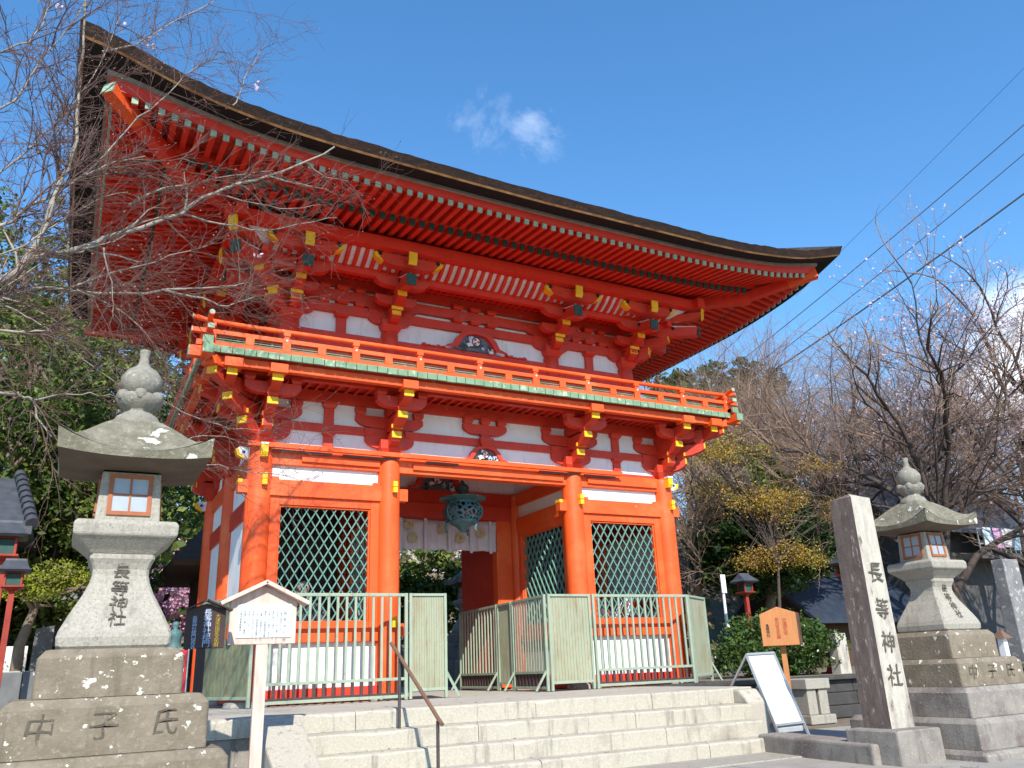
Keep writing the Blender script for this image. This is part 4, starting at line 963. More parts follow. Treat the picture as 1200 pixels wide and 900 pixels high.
# ---------------------------------------------------- stone lanterns
def stone_lantern(cx, cy, label, tiers, Z=.555):
    """tiers: list of (half width, z top, z bottom, material) below the shaft"""
    g = thing('stone_lantern', (cx, cy, GZ), label, 'stone lantern', 'inscribed stone lanterns flanking the steps')
    for hw, zt, zb, k in tiers:
        q = MB(); c = min(.05, (zt - zb) * .35)
        q.rings([[(cx + sx * h, cy + sy * h, z) for sx, sy in ((-1, -1), (1, -1), (1, 1), (-1, 1))] for h, z in ((hw * 1.004, zb), (hw, zt - c), (hw - c * .8, zt))], k, True, False, True)
        q.build('base_tier', g, .022, 3)
    # flared shaft
    prof = [(.300, 0), (.318, .02), (.322, .07), (.312, .11), (.285, .17), (.245, .25), (.205, .33), (.178, .40), (.166, .45), (.166, .49), (.180, .53), (.192, .555), (.192, .585)]
    q = MB(); rings = []
    for h, z in prof:
        cv = .018
        rr = []
        for (sx, sy) in ((-1, -1), (1, -1), (1, 1), (-1, 1)):
            for t in ((1, 0) if (sx, sy) in ((-1, -1), (1, 1)) else (0, 1)):
                rr.append((cx + sx * (h - (cv if t == 0 else 0)), cy + sy * (h - (cv if t == 1 else 0)), Z + z))
        rings.append(rr)
    q.rings(rings, 'granite', True, False, True); sh = q.build('shaft', g, .006)
    # middle slab
    q = MB(); q.rings([[(cx + sx * h, cy + sy * h, Z + z) for sx, sy in ((-1, -1), (1, -1), (1, 1), (-1, 1))] for h, z in ((.195, .587), (.215, .61), (.285, .675), (.305, .69), (.308, .765), (.29, .785), (.20, .80))], 'granite', True, False, True); q.build('middle_slab', g, .012)
    # light box
    bz0, bz1, bh0, bh1 = Z + .79, Z + 1.12, .195, .178
    q = MB(); q.frustum(cx, cy, bz0, bz1, bh0, bh1, 'granite'); lb = q.build('light_box', g, .01)
    for ang in (0, 90, -90, 180):
        T = rotz(R(ang), (cx, cy, 0))
        wf = MB(); wf.M = T; wh = .118; y = -.195
        lean = lambda z: -(bh0 + (bh1 - bh0) * (z - bz0) / (bz1 - bz0)) + .006
        za, zb_ = bz0 + .055, bz0 + .30
        for x in (-wh, wh): wf.bar((x, lean(za), za), (x, lean(zb_), zb_), .026, .035, 'winwood', Vector((0, 1, 0)))
        for z in (za, zb_): wf.bar((-wh - .013, lean(z), z), (wh + .013, lean(z), z), .037, .026, 'winwood')
        zm = (za + zb_) / 2
        wf.bar((0, lean(za) - .006, za), (0, lean(zb_) - .006, zb_), .011, .02, 'winwood', Vector((0, 1, 0))); wf.bar((-wh, lean(zm) - .006, zm), (wh, lean(zm) - .006, zm), .02, .011, 'winwood')
        wo = wf.build('window', lb)
        p = MB(); p.M = T; p.add([(-wh, lean(za) - .009, za), (wh, lean(za) - .009, za), (wh, lean(zb_) - .009, zb_), (-wh, lean(zb_) - .009, zb_)], [(0, 1, 2, 3)], 'paper'); p.build('pane', wo)
    # roof with upturned corners
    q = MB(); n = 12
    def rring(r0, z0, up, side):
        ax, ay, bx_, by_ = ((-1, -1, 1, -1), (1, -1, 1, 1), (1, 1, -1, 1), (-1, 1, -1, -1))[side]; rr = []
        for i in range(n + 1):
            t = i / n; x = ax + (bx_ - ax) * t; y = ay + (by_ - ay) * t; e = abs(2 * t - 1) ** 2.4
            s_ = 1 - .03 * (1 - e) * (1 if r0 > .3 else 0); rr.append((cx + x * r0 * s_, cy + y * r0 * s_, Z + z0 + up * e))
        return rr
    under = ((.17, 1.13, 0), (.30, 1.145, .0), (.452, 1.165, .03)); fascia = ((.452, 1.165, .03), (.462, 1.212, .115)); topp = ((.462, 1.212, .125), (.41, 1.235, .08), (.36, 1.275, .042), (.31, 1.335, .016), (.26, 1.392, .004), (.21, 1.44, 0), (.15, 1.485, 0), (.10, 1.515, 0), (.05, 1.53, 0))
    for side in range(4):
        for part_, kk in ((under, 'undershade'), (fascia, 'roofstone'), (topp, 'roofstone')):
            rr = [rring(*p_, side) for p_ in part_]; vs = [p_ for r__ in rr for p_ in r__]; w__ = n + 1
            q.add(vs, [(i * w__ + j, i * w__ + j + 1, (i + 1) * w__ + j + 1, (i + 1) * w__ + j) for i in range(len(rr) - 1) for j in range(n)], kk, True)
    q.build('lantern_roof', g)
    # finial: neck, lotus, jewel
    q = MB(); q.lathe([(.155, Z + 1.475), (.16, Z + 1.50), (.135, Z + 1.545), (.10, Z + 1.57), (.085, Z + 1.585), (.10, Z + 1.60), (.135, Z + 1.63), (.155, Z + 1.67), (.150, Z + 1.70), (.09, Z + 1.705), (.02, Z + 1.70)], 'finialstone', 24, cx, cy, True, .035)
    for i in range(6):
        a = i * 1.047 + .5; q.lathe([(.0, Z + 1.735), (.035, Z + 1.72), (.045, Z + 1.69), (.03, Z + 1.66)], 'finialstone', 8, cx + .125 * math.cos(a), cy + .125 * math.sin(a))
    q.lathe([(.06, Z + 1.69), (.11, Z + 1.72), (.138, Z + 1.79), (.135, Z + 1.84), (.10, Z + 1.895), (.055, Z + 1.925), (.036, Z + 1.95), (.030, Z + 2.00), (.036, Z + 2.04), (.034, Z + 2.055), (0, Z + 2.06)], 'finialstone', 24, cx, cy)
    q.build('finial', g)
    # inscription following the flared front of the shaft
    def shaft_h(z):
        for (h0, z0), (h1, z1) in zip(prof, prof[1:]):
            if z0 <= z <= z1: return h0 + (h1 - h0) * (z - z0) / (z1 - z0), math.atan2(h0 - h1, z1 - z0)
        return .2, 0
    for c, z in zip('長等神社', (.475, .365, .265, .175)):
        h, th = shaft_h(z)
        T = Matrix.Translation((cx, cy - h - .011, Z + z)) @ Matrix.Rotation(-th, 4, 'X')
        o = text('carved_character', c, .108, 'carve', sh, T, .001, hand=.085)
    for i, c in enumerate('中子氏'):
        hw, zt, zb, k = tiers[1]
        T = Matrix.Translation((cx + (-.72 + .68 * i) * hw * .86, cy - hw - .004, (zt + zb) / 2 - .01))
        text('carved_character', c, .165, 'carve', g, T, .001, hand=.085)
    return g
LX, LY = -5.58, -5.93
stone_lantern(LX, LY, 'stone lantern with lichened brown base beside the notice boards', [(.40, .555, .285, 'brownstone'), (.545, .282, -.02, 'brownstone'), (.66, -.023, -.30, 'brownstone'), (.80, -.303, GZ + .0, 'greystone')])
stone_lantern(3.09, -5.50, 'stone lantern on a tall stepped base behind the inscribed pillar', [(.40, .555, .265, 'brownstone'), (.545, .262, -.02, 'brownstone'), (.68, -.023, -.31, 'greystone'), (.80, -.313, -.60, 'greystone'), (.92, -.603, GZ - .02, 'greystone')])

# ---------------------------------------------------- inscribed stone pillar
g = thing('stone_pillar', (1.75, -5.70, GZ), 'tall square stone pillar carved with the shrine name', 'stone pillar')
q = MB(); q.rings([[(1.735 + sx * h, -5.73 + sy * h, z) for sx, sy in ((-1, -1), (1, -1), (1, 1), (-1, 1))] for h, z in ((.325, GZ - .03), (.322, -.388), (.312, -.376))], 'greystone', True, False, True); q.build('pillar_base', g, .02)
q = MB(); sc_c = (1.79, -5.655); rings_ = [[(sc_c[0] + sx * h, sc_c[1] + sy * h, z) for sx, sy in ((-1, -1), (1, -1), (1, 1), (-1, 1))] for h, z in ((.172, -.38), (.150, 1.99), (.0, 2.055))]
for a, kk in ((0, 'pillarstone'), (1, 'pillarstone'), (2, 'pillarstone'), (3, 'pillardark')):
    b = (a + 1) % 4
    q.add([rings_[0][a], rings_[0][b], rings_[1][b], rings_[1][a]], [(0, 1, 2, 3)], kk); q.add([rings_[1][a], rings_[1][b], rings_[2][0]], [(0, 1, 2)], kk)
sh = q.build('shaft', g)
for c, z in zip('長等神社', (1.16, .78, .44, .11)):
    T = Matrix.Translation((sc_c[0] + .005, sc_c[1] - .160 - .022 * (1.99 - z) / 2.4 * .9 - .004, z)) @ Matrix.Rotation(-.009, 4, 'X')
    text('carved_character', c, .235, 'carve', sh, T, .001, 1, .92, .085)

# ---------------------------------------------------- notice boards
def roofed_board(name, label, y, px0, px1, pyt, pyb, pxl, pxr, peak, postpx, kwood, kpanel, roofk, postw, zfoot):
    A = at(px0, pyb, y); B = at(px1, pyb, y); Tt = at((px0 + px1) / 2, pyt, y)
    cx = (A.x + B.x) / 2; hw = (B.x - A.x) / 2; zb = (A.z + B.z) / 2; zt = Tt.z; zp = at((px0 + px1) / 2, peak, y).z
    g = thing(name, (cx, y, zfoot), label, 'notice board')
    return g, cx, hw, zb, zt, zp
# pale timber notice board
y = -4.35
g, cx, hw, zb, zt, zp = roofed_board('notice_board', 'pale pink timber notice board with a white panel and little roof, the larger one', y, 267, 346, 703, 755, 245, 357, 682, 300, 'signwood', 'signpaper', 'signwood', .06, GZ)
q = MB(); q.prism([(-hw, zb), (hw, zb), (hw, zt + .01), (0, zp - .03), (-hw, zt + .01)], 0, .05, 'signwood', 'lat')
q.M = Matrix.Identity(4)
q.v = [(v[0] + cx, v[1] + y, v[2]) for v in q.v]; q.build('board', g, .006)
q = MB(); q.box(cx - hw * .80, cx + hw * .84, y - .008, y - .001, zb + .055, zt - .035, 'signpaper'); pn = q.build('panel', g)
q = MB()
for s in (-1, 1): q.bar((cx + s * (hw * 1.32), y + .0, zt - .035), (cx + s * -.008, y + .0, zp - .002), .17, .035, 'signwood', Vector((0, 0, 1)))
q.build('board_roof', g, .005)
q = MB(); q.box(cx - hw * .10 - .02, cx - hw * .10 + .08, y + .0, y + .05, GZ, zb - .002, 'signwood'); q.build('post', g, .006)
rq = random.Random(11)
lines = ['長等神社楼門', '大津市指定文化財', '明治三十八年に建てられた', '室町時代の様式にならう', '三間一戸の楼門である', '屋根は入母屋造檜皮葺', '上層には高欄をめぐらす', '左右に随身像を安置する', '細部の手法もすぐれる', '全体のつりあいがよい', '朱塗りの美しい建物', '大津市教育委員会']
W_ = hw * 1.64 - .05; Hh = (zt - .035) - (zb + .055)
for i, s in enumerate(lines):
    big = i == 0
    sz = .034 if big else .0225
    text('lettering', vert(s), sz, 'txtgrey', pn, Matrix.Translation((cx + hw * .84 - .05 - W_ * (i + .2) / 12.2, y - .0095, zt - .06 - len(s) * sz * (1.3 if not big else 1.9) / 2)), .0004, 1.0 if not big else 1.6)
# dark brown board
y = -4.60
g, cx, hw, zb, zt, zp = roofed_board('name_board', 'small dark brown roofed board with pale blue characters left of the larger board', y, 215, 262, 716, 760, 208, 272, 705, 226, 'signbrown', 'signbrown', 'signbrown', .04, GZ)
q = MB(); q.prism([(-hw, zb), (hw, zb), (hw, zt + .01), (0, zp - .015), (-hw, zt + .01)], 0, .035, 'signbrown', 'lat'); q.v = [(v[0] + cx, v[1] + y, v[2]) for v in q.v]; bo_ = q.build('board', g, .004)
q = MB()
for s in (-1, 1): q.bar((cx + s * hw * 1.28, y - .01, zt - .0), (cx - s * .004, y - .01, zp + .01), .12, .012, 'signbrown')
q.build('board_roof', g)
q = MB(); q.box(cx - .035 - .02, cx + .035 - .02, y + .002, y + .04, GZ, zb - .001, 'signbrown'); q.build('post', g)
H_ = zt - zb
text('lettering', vert('長等神社楼門'), .058, 'txtblue', bo_, Matrix.Translation((cx + .012, y - .003, zb + H_ * .53)), .001, .86, 1.15)
text('lettering', vert('長等神社楼門保存会'), .0335, 'txtblue', bo_, Matrix.Translation((cx - hw * .56, y - .003, zb + H_ * .42)), .001, .86, 1.2)
text('lettering', vert('大津市指定文化財'), .037, 'txtyellow', bo_, Matrix.Translation((cx + hw * .60, y - .003, zb + H_ * .47)), .001, .88, 1.1)
# folded orange board
y = -2.35; A = at(902, 757, y); B = at(932, 757, y); cx = (A.x + B.x) / 2 ; hw = .27; zb = A.z; zt = at(901, 719, y).z; zp = at(920, 711, y).z
g = thing('orange_board', (cx, y, GZ), 'orange wooden house shaped board on a post before the camellia bush', 'sign')
T = rotz(R(-52), (cx - .02, y, 0))
q = MB(); q.M = T; q.prism([(-hw, zb), (hw, zb), (hw, zt), (0, zp), (-hw, zt)], 0, .30, 'orangewood', 'lat'); q.box(hw - .01, hw + .012, .0, .30, zb, zt + .005, 'orangeshade'); bo_ = q.build('board', g, .006)
q = MB(); q.M = T; q.box(-.035, .035, .12, .19, GZ, zb - .001, 'orangewood'); q.build('post', g)
text('lettering', vert('交通安全'), .07, 'txtred', bo_, T @ Matrix.Translation((.09, -.003, zb + .27)), .001, .85); text('lettering', vert('家内安全祈願'), .06, 'txtred', bo_, T @ Matrix.Translation((-.02, -.003, zb + .25)), .001, .85)
text('lettering', vert('長等神社'), .055, 'txtblack', bo_, T @ Matrix.Translation((-.17, -.003, zb + .22)), .001, .85)
text('lettering', vert('祈願受付中'), .06, 'txtblack', bo_, T @ rotz(R(90), (hw + .015, .15, zb + .25)), .001, .85)
# white easel board
y = -2.75
pts = [at(874, 767, y), at(906, 765, y), at(941, 846, y - .25), at(908, 850, y - .25)]
g = thing('easel_board', (pts[2].x - .3, y - .2, GZ), 'blank white board leaning back on an aluminium easel at the steps', 'easel board')
n_ = (pts[1] - pts[0]).cross(pts[3] - pts[0]).normalized() * .012
q = MB(); q.add(pts + [p + n_ for p in pts], [(0, 1, 2, 3), (7, 6, 5, 4), (0, 4, 5, 1), (1, 5, 6, 2), (2, 6, 7, 3), (3, 7, 4, 0)], 'easel'); q.build('board', g)
q = MB()
d1 = (pts[3] - pts[0]).normalized(); d2 = (pts[2] - pts[1]).normalized()
for p, d in ((pts[0], d1), (pts[1], d2)):
    L = (p.z - (GZ + .02)) / -d.z; q.bar(p - n_ * .6, p + d * L - n_ * .6, .03, .03, 'alu')
q.bar(pts[3] - n_, pts[2] - n_, .03, .03, 'alu'); q.bar(pts[0] - n_, pts[1] - n_, .03, .03, 'alu'); q.build('easel_frame', g)
q = MB()
for p in (pts[0], pts[1]): q.bar(p - n_ * 2, Vector((p.x - .15, p.y + .75, GZ + .1)), .025, .025, 'alu')
q.build('rear_legs', g)
for i, (px_, py_) in enumerate(((888, 855), (915, 851), (927, 850))):
    p = at(px_, py_, y - .15); q = MB(); q.rings([[(p.x + sx * .14 * s, p.y + sy * .09 * s, p.z + z) for sx, sy in ((-1, -1), (1, -1), (1, 1), (-1, 1))] for s, z in ((1, -.07), (1.05, -.02), (.85, .04), (.6, .06))], 'weight', True, False, True)
    q.lathe([(.03, p.z + .06), (.03, p.z + .085), (0, p.z + .085)], 'weight', 10, p.x + .05, p.y)
    single(q, 'water_weight', ('grey water weight lying by the left leg of the easel board', 'grey water weight under the middle of the easel board', 'grey water weight under the right end of the easel board')[i], 'weight', None, .02)

# ================================================================== VEGETATION
def fast_tube(q, pts, rs, n, mi):
    """thin tapered tube straight into the lists (no caps)"""
    base = len(q.v); L = len(pts); x = None
    for i in range(L):
        d = pts[min(i + 1, L - 1)] - pts[max(i - 1, 0)]
        d = d.normalized() if d.length > 1e-7 else Vector((0, 0, 1))
        if x is None: x = d.orthogonal().normalized()
        else:
            x = x - d * x.dot(d); x = x.normalized() if x.length > 1e-5 else d.orthogonal().normalized()
        y = d.cross(x)
        for j in range(n):
            a = 6.28318 * j / n; p = pts[i] + (x * math.cos(a) + y * math.sin(a)) * rs[i]; q.v.append((p.x, p.y, p.z))
    for i in range(L - 1):
        for j in range(n):
            k = (j + 1) % n; q.f.append([base + i * n + j, base + i * n + k, base + (i + 1) * n + k, base + (i + 1) * n + j]); q.mi.append(mi); q.sm.append(True)
def rv(r): return Vector((r.gauss(0, 1), r.gauss(0, 1), r.gauss(0, 1)))
def wander(r, p, d, L, n, jit, lift=0):
    pts = [p.copy()]; d = d.normalized()
    for i in range(n):
        d = (d + rv(r) * jit + Vector((0, 0, lift))).normalized(); p = p + d * (L / n); pts.append(p.copy())
    return pts, d
def quad(q, p, a, b, mi):
    o = len(q.v)
    for s_, t in ((-1, -1), (1, -1), (1, 1), (-1, 1)):
        v = p + a * s_ + b * t; q.v.append((v.x, v.y, v.z))
    q.f.append([o, o + 1, o + 2, o + 3]); q.mi.append(mi); q.sm.append(False)
def leaf(q, r, p, s, mi, up=.6, asp=.55):
    n = (rv(r) + Vector((0, 0, up * 2))).normalized(); a = n.orthogonal().normalized(); b = n.cross(a); t = r.uniform(0, 6.28)
    c, s_ = math.cos(t), math.sin(t)
    a2 = (a * c + b * s_) * s; b2 = (b * c - a * s_) * s * asp
    o = len(q.v)
    for v in (p - a2, p - b2, p + a2, p + b2): q.v.append((v.x, v.y, v.z))
    q.f.append([o, o + 1, o + 2, o + 3]); q.mi.append(mi); q.sm.append(False)
def branch_out(r, limb, twig, tips, p, d, L, rad, lev, maxlev, kids, spread, lift, shrink, jit, mi_l, mi_t, nseg=4):
    n = max(3, nseg - lev // 2)
    pts, d2 = wander(r, p, d, L, n, jit, lift)
    rs = [rad * (1 - .55 * i / n) for i in range(n + 1)]
    if lev == maxlev: rs = [rad * (1 - .8 * i / n) for i in range(n + 1)]
    tgt, mi, sides = (limb, mi_l, 7 if rad > .07 else 5) if lev <= maxlev - 2 else (twig, mi_t, 3)
    fast_tube(tgt, pts, rs, sides, mi)
    if lev == maxlev:
        tips.append((pts[-1], d2)); tips.append((pts[len(pts) // 2], d2)); return
    k = kids[lev] if isinstance(kids, (list, tuple)) else kids
    for i in range(k):
        t = r.uniform(.30, 1.0) if i else 1.0
        f = t * n; j = min(int(f), n - 1); q = pts[j].lerp(pts[j + 1], f - j)
        dd = (pts[j + 1] - pts[j]).normalized(); side = rv(r); side = (side - dd * side.dot(dd)).normalized()
        sp = spread * r.uniform(.6, 1.25) * (.45 if i == 0 else 1)
        nd = (dd + side * sp + Vector((0, 0, lift * 1.5))).normalized()
        branch_out(r, limb, twig, tips, q, nd, L * shrink * r.uniform(.75, 1.2), max(.0036, rad * (.56 if i else .72) * (1 - .3 * t * (i > 0))), lev + 1, maxlev, kids, spread, lift, shrink, jit, mi_l, mi_t, nseg)
def bare_tree(name, base, height, seed, label, group=None, kbark='trunk_dark', ktwig='twig', lean=(0, 0), maxlev=5, kids=(4, 4, 5, 5, 5), trunk=.28, rad=.16, spread=.75, blossom=None, nbl=0, bl=.07, twr=1.0, lift=.0, shrink=.70):
    r = random.Random(seed); base = Vector(base)
    g = thing(name, base, label, 'tree', group)
    limb = MB(); twig = MB(); a = limb._m(kbark); b = twig._m(ktwig); tips = []
    top = base + Vector((lean[0], lean[1], height * trunk))
    pts, d = wander(r, base - Vector((0, 0, .3)), top - base, (top - base).length + .3, 5, .06)
    fast_tube(limb, pts, [rad * (1.35 - .35 * min(1, i)) * (1 - .25 * i / 5) for i in range(6)], 9, a)
    nmain = kids[0]
    for i in range(nmain):
        ang = 6.283 * i / nmain + r.uniform(-.5, .5); el = r.uniform(.75, 1.25) if i else 1.45
        nd = Vector((math.cos(ang) * math.cos(el), math.sin(ang) * math.cos(el), math.sin(el))); 
        branch_out(r, limb, twig, tips, pts[-1 if i % 2 == 0 else -2], nd, height * (1 - trunk) * .52 * r.uniform(.85, 1.15), rad * .62, 1, maxlev, kids, spread, lift, shrink, .13, a, b, 5)
    limb.build('trunk', g); tw = twig.build('twigs', g); 
    if blossom:
        q = MB(); mi = q._m(blossom)
        for i in range(nbl):
            p, d_ = r.choice(tips); leaf(q, r, p + rv(r) * .09, bl * r.uniform(.6, 1.3), mi, .2, .9)
        q.build('blossom', g)
    return g
def leafy_tree(name, base, clumps, seed, label, kleaf, group=None, kbark='trunk_brown', trunk_r=.16, n=6000, ls=.13, cl=.55, cat='tree', stem=True, up=.5, extra=None):
    """clumps = list of (centre, radii): a crown built from leaf clusters spread through these volumes"""
    r = random.Random(seed); base = Vector(base); g = thing(name, base, label, cat, group)
    if stem:
        q = MB(); a = q._m(kbark)
        c0 = Vector(clumps[0][0])
        pts = [base - Vector((0, 0, .2)), base.lerp(c0, .35) + rv(r) * .08, base.lerp(c0, .7) + rv(r) * .1, c0]
        fast_tube(q, pts, [trunk_r * 1.2, trunk_r, trunk_r * .8, trunk_r * .4], 8, a)
        for c, rd in clumps:
            for k in range(4):
                e = Vector(c) + Vector((r.uniform(-1, 1) * rd[0], r.uniform(-1, 1) * rd[1], r.uniform(-.6, .9) * rd[2])) * .8
                s_ = pts[2].lerp(pts[3], r.random()); m_ = s_.lerp(e, .5) + rv(r) * .15
                fast_tube(q, [s_, m_, e], [trunk_r * .4, trunk_r * .25, trunk_r * .08], 5, a)
        q.build('trunk', g)
    q = MB(); mi = q._m(kleaf); mi2 = q._m(extra) if extra else mi
    tot = sum(rd[0] * rd[1] * rd[2] for c, rd in clumps)
    for c, rd in clumps:
        c = Vector(c); nn = int(n * rd[0] * rd[1] * rd[2] / tot); per = 26; nc = max(4, nn // per)
        for i in range(nc):
            while True:
                u = Vector((r.uniform(-1, 1), r.uniform(-1, 1), r.uniform(-1, 1)))
                if .25 < u.length < 1: break
            u *= (.55 + .45 * r.random() ** .5) / max(.5, u.length) * u.length ** .3
            p = c + Vector((u.x * rd[0], u.y * rd[1], u.z * rd[2])); cr = cl * r.uniform(.5, 1.25)
            m_ = mi2 if r.random() < .3 else mi
            for k in range(per):
                v = rv(r); v = v.normalized() * r.random() ** .5
                leaf(q, r, p + Vector((v.x, v.y, v.z * .6)) * cr, ls * r.uniform(.6, 1.25), m_, up)
    q.build('crown', g); return g
# ---- tree that overhangs the roof from the left
r = random.Random(21)
ot = thing('cherry_tree', (-10.2, -4.6, GZ), 'bare grey cherry tree whose twiggy branches reach across the gate roof', 'tree')
limb = MB(); twig = MB(); bud = MB(); a_ = limb._m('trunk_grey'); b_ = twig._m('twig'); c_ = bud._m('bud')
fork = Vector((-9.6, -4.8, 3.0))
pts, d = wander(r, Vector((-10.2, -4.6, GZ - .2)), fork - Vector((-10.2, -4.6, GZ)), 3.9, 6, .04)
fast_tube(limb, pts, [.30, .26, .24, .23, .22, .20, .19], 10, a_)
fork = pts[-1]
MAIN = [([(0, 330), (37, 304), (87, 292), (125, 280), (165, 266), (212, 250), (250, 227), (300, 210), (345, 196), (392, 172)], -5.0, -3.6, .052),
        ([(0, 352), (25, 340), (62, 339), (120, 344), (195, 341), (250, 337), (285, 332)], -5.1, -4.2, .036),
        ([(195, 341), (240, 350), (265, 359), (300, 347)], -4.6, -4.3, .018),
        ([(0, 265), (20, 254), (50, 235), (82, 215), (105, 200), (135, 190), (170, 183)], -4.9, -4.6, .045),
        ([(27, 310), (50, 275), (59, 242), (72, 212), (82, 190), (90, 150), (92, 100), (100, 40), (98, -20)], -5.0, -4.9, .040),
        ([(82, 215), (110, 195), (150, 150), (185, 120), (215, 90), (250, 70)], -4.9, -4.6, .022),
        ([(0, 387), (30, 389), (57, 388)], -5.4, -5.3, .03),
        ([(0, 355), (37, 375), (62, 390), (100, 422), (142, 455)], -5.2, -5.0, .015),
        ([(0, 462), (22, 464), (37, 470), (48, 495), (60, 512)], -5.2, -5.2, .026),
        ([(37, 470), (75, 462), (105, 463), (137, 465)], -5.2, -5.1, .012),
        ([(150, 240), (190, 222), (230, 215), (270, 205), (320, 200)], -4.4, -4.0, .018),
        ([(212, 250), (260, 262), (310, 270), (350, 262), (395, 255)], -4.2, -3.7, .017),
        ([(250, 227), (300, 238), (340, 245), (375, 240)], -4.0, -3.7, .014),
        ([(0, 130), (30, 100), (55, 60), (90, 20), (110, -20)], -5.0, -5.0, .030),
        ([(0, 60), (40, 40), (60, 0), (66, -30)], -5.1, -5.1, .026),
        ([(120, 60), (150, 55), (173, 45), (200, 27), (247, 2), (280, -15)], -4.6, -4.3, .016),
        ([(0, 200), (40, 170), (80, 130), (120, 70), (140, 20)], -4.8, -4.6, .028),
        ([(195, 548), (245, 545), (280, 551), (320, 556), (345, 560)], -4.6, -4.2, .010),
        ([(140, 450), (190, 470), (230, 490), (270, 500), (310, 505)], -4.6, -4.3, .012),
        ([(170, 530), (215, 515), (250, 510), (290, 520)], -4.6, -4.3, .010),
        ([(0, 300), (40, 280), (80, 255), (110, 235), (150, 225)], -5.2, -4.8, .022),
        ([(273, 125), (282, 105), (290, 85), (308, 55)], -3.9, -3.8, .012),
        ([(60, 350), (100, 330), (150, 315), (200, 300), (250, 285)], -4.7, -4.2, .018),
        ([(90, 340), (140, 365), (180, 400), (195, 430)], -4.8, -4.5, .014),
        ([(120, 290), (128, 320), (130, 350), (133, 372)], -4.9, -4.8, .012)]
def sub(p, d, L, rad, lev):
    pts, d2 = wander(r, p, d, L, 4, .16, -.01)
    fast_tube(twig if rad < .0125 else limb, pts, [max(.0014, rad * (1 - .78 * i / 4)) for i in range(5)], 3 if rad < .0125 else 5, b_ if rad < .0125 else a_)
    if lev == 0:
        if r.random() < .5:
            quad(bud, pts[-1], rv(r).normalized() * .006, rv(r).normalized() * .006, c_)
        return
    for i in range(r.randint(3, 5)):
        t = r.uniform(.2, 1); j = min(int(t * 4), 3); q_ = pts[j].lerp(pts[j + 1], t * 4 - j); dd = (pts[j + 1] - pts[j]).normalized()
        s_ = rv(r); s_ = (s_ - dd * s_.dot(dd)).normalized()
        sub(q_, dd + s_ * r.uniform(.4, 1.0) + Vector((.12, 0, .03)), L * r.uniform(.42, .68), rad * .55, lev - 1)
for line, ya, yb, rad in MAIN:
    n = len(line); P = [at(px, py, ya + (yb - ya) * i / (n - 1)) for i, (px, py) in enumerate(line)]
    if line[0][0] == 0:
        L0 = (P[0] - P[1]).normalized(); k1 = P[0] + L0 * .8 + Vector((-.3, 0, -.1)); P = [fork if rad > .03 else fork.lerp(k1, .5), k1] + P
    # smooth subdivide with jitter
    Q = []
    for i in range(len(P) - 1):
        p0, p1, p2, p3 = P[max(i - 1, 0)], P[i], P[i + 1], P[min(i + 2, len(P) - 1)]
        for k in range(3):
            t = k / 3; Q.append(.5 * ((2 * p1) + (p2 - p0) * t + (2 * p0 - 5 * p1 + 4 * p2 - p3) * t * t + (3 * p1 - p0 - 3 * p2 + p3) * t ** 3) + rv(r) * .008)
    Q.append(P[-1]); nq = len(Q)
    fast_tube(limb, Q, [rad * (1 - .72 * i / (nq - 1)) * (.42 if line[0][1] < 301 and line[0][0] < 100 else .66) for i in range(nq)], 7, a_)
    nsub = int(nq * (1.3 if line[0][1] > 440 else 2.1))
    for k in range(nsub):
        t = r.uniform(.12, 1.0) * (nq - 1); j = min(int(t), nq - 2); p = Q[j].lerp(Q[j + 1], t - j); dd = (Q[j + 1] - Q[j]).normalized()
        s_ = rv(r); s_ = (s_ - dd * s_.dot(dd)).normalized()
        big = r.random() < .32
        if p.x > at(350, 250, p.y).x and r.random() < .6: continue
        sub(p, dd * .9 + s_ * r.uniform(.4, 1.0) + Vector((.1, 0, .05)), r.uniform(.45, .85) if big else r.uniform(.22, .5), max(.0036, rad * .26) if big else .0042, 2 if big else 1)
limb.build('branches', ot); twig.build('twigs', ot); bud.build('buds', ot)
q = MB(); mi = q._m('blossom')
for px_, py_ in ((144, 33), (171, 48), (177, 52), (172, 45), (300, 100), (104, 330), (303, 300), (70, 8)):
    for k in range(5): leaf(q, r, at(px_, py_, -4.5) + rv(r) * .02, .022, mi, .2, .9)
q.build('blossom', ot)

# ---- right side: bare trees, cherry, evergreens
BG = 'bare trees on the slope right of the gate'
def on(px, py, y): return at(px, py, y)
bp = on(1158, 745, 4.5)
bare_tree('bare_tree', (bp.x, bp.y, .0), 10.0, 3, 'dark trunked bare tree leaning behind the right stone lantern, with thick spreading limbs', BG, 'trunk_dark', 'twig_tan', (-.8, .3), 6, (6, 4, 4, 4, 4, 4), .26, .22, .75)
bp = on(1010, 700, 9)
bare_tree('bare_tree', (bp.x, bp.y, .2), 11.5, 5, 'bare brown tree rising above the top of the inscribed pillar', BG, 'trunk_dark', 'twig_tan', (.3, .2), 6, (5, 4, 4, 4, 4, 4), .22, .13, .7)
bp = on(935, 700, 12)
bare_tree('bare_tree', (bp.x, bp.y, .5), 10.5, 8, 'bare tan tree just right of the balcony corner', BG, 'trunk_dark', 'twig_tan', (.4, 0), 6, (5, 4, 4, 4, 4, 3), .2, .12, .65)
bp = on(1075, 700, 15)
bare_tree('bare_tree', (bp.x, bp.y, 1.5), 13.0, 13, 'tall bare tree far behind the finial of the right stone lantern', BG, 'trunk_dark', 'twig_tan', (.2, .2), 6, (5, 4, 4, 4, 4, 4), .24, .15, .65)
